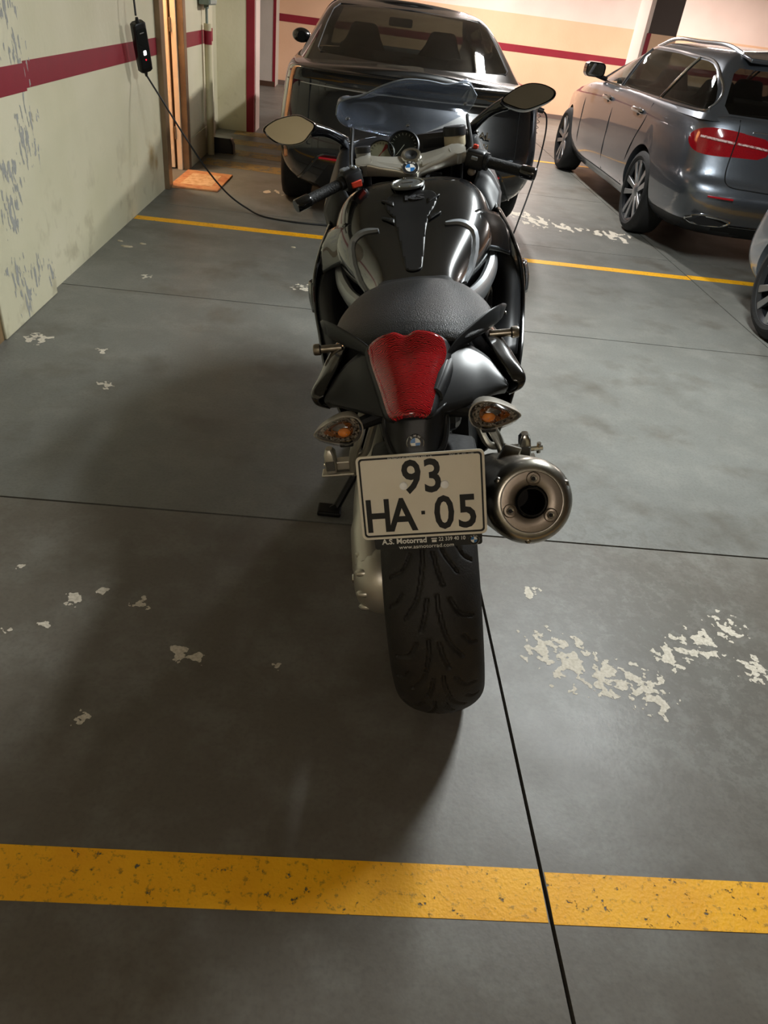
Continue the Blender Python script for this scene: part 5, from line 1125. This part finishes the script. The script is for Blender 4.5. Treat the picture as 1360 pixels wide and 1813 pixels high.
for s in (-1, 1):
    a, b, c, d = [Vector(p) for p in bars[s]]; dr = (d - b).normalized()
    MB().tube([a, b, c], .011, 12).build('handlebar', BLKM, bike)
    gp = MB().tube([b, b + dr * .012, b + dr * .014, c - dr * .004, c], [.020, .020, .0165, .0165, .0175], 16).build('grip', GRIP, bike)
    MB().tube([c, c + dr * .004, d - dr * .003, d], [.0175, .0195, .0195, .0175], 18).build('bar_end', mat('gloss_black_weight', '0c0c0d', .18, coat=1.), gp)
    Ms = frame_to(b - dr * .028, dr)
    sw = MB().loft([[Ms @ Vector((x * k, y * k, z)) for x, y in rrect(.050, .058, .014)] for z, k in ((-.034, .8), (-.028, 1), (.020, 1.0), (.026, .85))]).build('switch_housing', MTB, bike, ang=40)
    lr = cr([b - dr * .02 + Vector((0, .035, -.004)), b + dr * .05 + Vector((0, .065, -.012)), b + dr * .13 + Vector((0, .060, -.016)), d + Vector((-s * .015, .055, -.012))], 5)
    MB().tube(lr, [.010] * 4 + [.006] * 11 + [.008], 10).build('lever', BLKM, bike)
    if s < 0:
        for px, py, nm, m_ in ((-.004, .030, 'grey_button', GTR), (.014, .030, 'grey_button', GTR), (-.016, .030, 'dip_switch', MTB)):
            MB().sphere(Ms @ Vector((px, py - .002, -.006 if nm == 'dip_switch' else -.018)), .0075, 10, 8).build(nm, m_, sw)
        MB().box(-.012, .012, -.004, .004, -.012, .012, Ms @ Matrix.Translation((-.010, .030, .004))).build('rocker_switch', GTR, sw, ang=0, bev=.002)
        MB().loft([[Ms @ Vector(p) for p in ((.018, -.030, -.020), (.030, -.026, -.020), (.030, -.020, .012), (.018, -.024, .012))], [Ms @ Vector(p) for p in ((.018, -.006, -.022), (.032, -.006, -.022), (.032, -.004, .014), (.018, -.004, .014))]]).build('red_turn_switch', mat('red_orange_switch', 'c23a24', .4), sw, bev=.002)
    else:
        MB().box(-.006, .008, -.006, .006, -.008, .008, Ms @ Matrix.Translation((.0, .034, -.012))).build('red_kill_switch', MATS['red_orange_switch'], sw, ang=0, bev=.003)
        MB().box(-.010, .010, -.005, .005, -.010, .010, Ms @ Matrix.Translation((-.024, .008, .0))).build('rocker_switch', GTR, sw, ang=0, bev=.002)
        MB().tube([b, b + dr * .010], .026, 16).build('throttle_flange', MTB, sw)
        MB().sphere(Ms @ Vector((.0, -.040, -.01)), (.014, .018, .012), 10, 8).build('cable_boot', mat('grey_switch_part', '8f8578', .5), sw)
for s, p, r, h in ((-1, (-.140, 1.150, 1.085), .023, .040), (1, (.152, 1.215, 1.085), .034, .060)):
    q = Vector(p); rs = MB().lathe([(0, 0), (r * .9, 0), (r, .006), (r, h * .62)], Matrix.Translation(q) @ Matrix.Rotation(-.06, 4, 'X'), 24).build('fluid_reservoir', mat('cream_reservoir', 'b3a78c', .4) if s > 0 else mat('grey_reservoir', '8b8b88', .4), bike)
    MB().lathe([(r * 1.06, h * .55), (r * 1.08, h * .62), (r * 1.06, h * .95), (r * .95, h), (0, h)], Matrix.Translation(q) @ Matrix.Rotation(-.06, 4, 'X'), 24).build('reservoir_cap', MTB, rs)
    MB().tube([q, q + Vector((s * .01, -.03, -.03)), sv(s * .15, .01, 0)], .008, 8).build('reservoir_bracket', BLKM, rs)
# --- instruments
for nm, c, r, face in (('speedometer', (-.014, 1.285, 1.094), .050, '1b1c1e'), ('tachometer', (-.090, 1.275, 1.080), .044, 'cfc4ae')):
    M = frame_to(c, (0, -.80, .60)); g_ = MB().lathe([(r, -.035), (r * 1.05, -.02), (r * 1.06, .004), (r * .98, .007), (r * .94, .002)], M, 36).build(nm, MTB, bike)
    MB().lathe([(0, .001), (r * .95, .001)], M, 36).build('dial_face', mat(nm + '_face', face, .4), g_, ang=0)
    for k in range(17):
        a = math.radians(225 - 270 * k / 16); A = M @ Matrix.Rotation(a, 4, 'Z'); MB().box(r * .72, r * .86, -.0007, .0007, .0012, .0016, A).build('dial_mark', WHT if nm[0] == 's' else BLKI, g_, ang=0)
    MB().box(-.004, r * .75, -.0009, .0009, .0022, .003, M @ Matrix.Rotation(math.radians(228), 4, 'Z')).build('needle', WHT if nm[0] == 's' else mat('red_needle', 'b02018', .5), g_, ang=0)
    if nm[0] == 't':
        MB().prism([(.0, .0), (.028, .020), (.018, .032)], .0012, .0016, 'z', M).build('red_zone', mat('red_zone_print', 'b3202a', .5), g_, ang=0)
    MB().lathe([(0, .0065), (r * .9, .006)], M, 32).build('dial_glass', PANE, g_, ang=0)
MB().loft([[(.045 + x * k, 1.30 + y, 1.078 + z * k) for x, z in rrect(.17, .055, .012, 3, .055, .015)] for y, k in ((0, 1), (.05, .9))]).build('display_housing', MTB, bike)
MB().box(.05, .145, 1.296, 1.299, 1.078, 1.105).build('display', mat('dark_display', '222326', .15), bike, ang=0)
for s, pts in ((-1, [(-.150, 1.08, 1.03), (-.185, 1.18, 1.06), (-.178, 1.29, 1.15), (-.185, 1.36, 1.15)]), (1, [(.178, 1.16, 1.03), (.205, 1.22, 1.07), (.200, 1.31, 1.15), (.205, 1.38, 1.15)]), (1, [(.03, 1.02, 1.00), (.06, 1.10, 1.03), (.10, 1.15, 1.02)]), (-1, [(-.16, 1.06, 1.02), (-.20, 1.10, .96), (-.20, 1.2, .9)])):
    MB().tube(cr(pts, 5), .006, 8).build('control_hose', TRIM, bike)

# --- mirrors
MIR = mat('bike_mirror_glass', 'bdb7b0', .03, 1.)
def mirror(s, pts, n_, stem, root):
    c = sum((Vector(p) for p in pts), Vector()) / len(pts); nn = Vector(n_).normalized()
    out = [Vector(p) for p in cr(pts, 4, True)]; out = [p - nn * (p - c).dot(nn) for p in out]
    def rg(k, d, dx=0): return [c + (p - c) * k - nn * d + Vector((dx, 0, 0)) for p in out]
    sh_ = MB().loft([rg(1.0, .003), rg(1.03, .0), rg(1.05, .006), rg(1.02, .022, -s * .004), rg(.82, .040, -s * .01), rg(.4, .052, -s * .02)]).build('mirror_housing', GLB, bike, ang=60)
    MB().loft([rg(.965, .0015), rg(.95, -.0005)]).build('mirror_glass', MIR, sh_, ang=30)
    rows_ = []
    for t in [i / 6 for i in range(7)]:
        p = Vector(stem).lerp(Vector(root), t) + Vector((0, 0, .012 * math.sin(math.pi * t))); h = .030 - .008 * math.sin(math.pi * t)
        rows_.append([tuple(p + Vector((0, a, b))) for a, b in rrect(.030, h * 1.5, .010, 3)])
    MB().loft(rows_).build('mirror_stalk', GLB, sh_, ang=50)
mirror(-1, [(-.466, 1.28, 1.186), (-.440, 1.28, 1.206), (-.400, 1.28, 1.217), (-.350, 1.28, 1.219), (-.318, 1.28, 1.203), (-.297, 1.28, 1.184), (-.318, 1.28, 1.160), (-.345, 1.28, 1.140), (-.390, 1.28, 1.136), (-.435, 1.28, 1.150)], (.05, -.98, .12), (-.315, 1.315, 1.170), (-.205, 1.41, 1.10))
mirror(1, [(.312, 1.31, 1.190), (.340, 1.31, 1.214), (.375, 1.31, 1.230), (.410, 1.31, 1.234), (.450, 1.31, 1.222), (.480, 1.31, 1.198), (.470, 1.31, 1.174), (.430, 1.31, 1.158), (.385, 1.31, 1.150), (.345, 1.31, 1.166)], (-.03, -.90, .44), (.335, 1.345, 1.178), (.215, 1.42, 1.10))
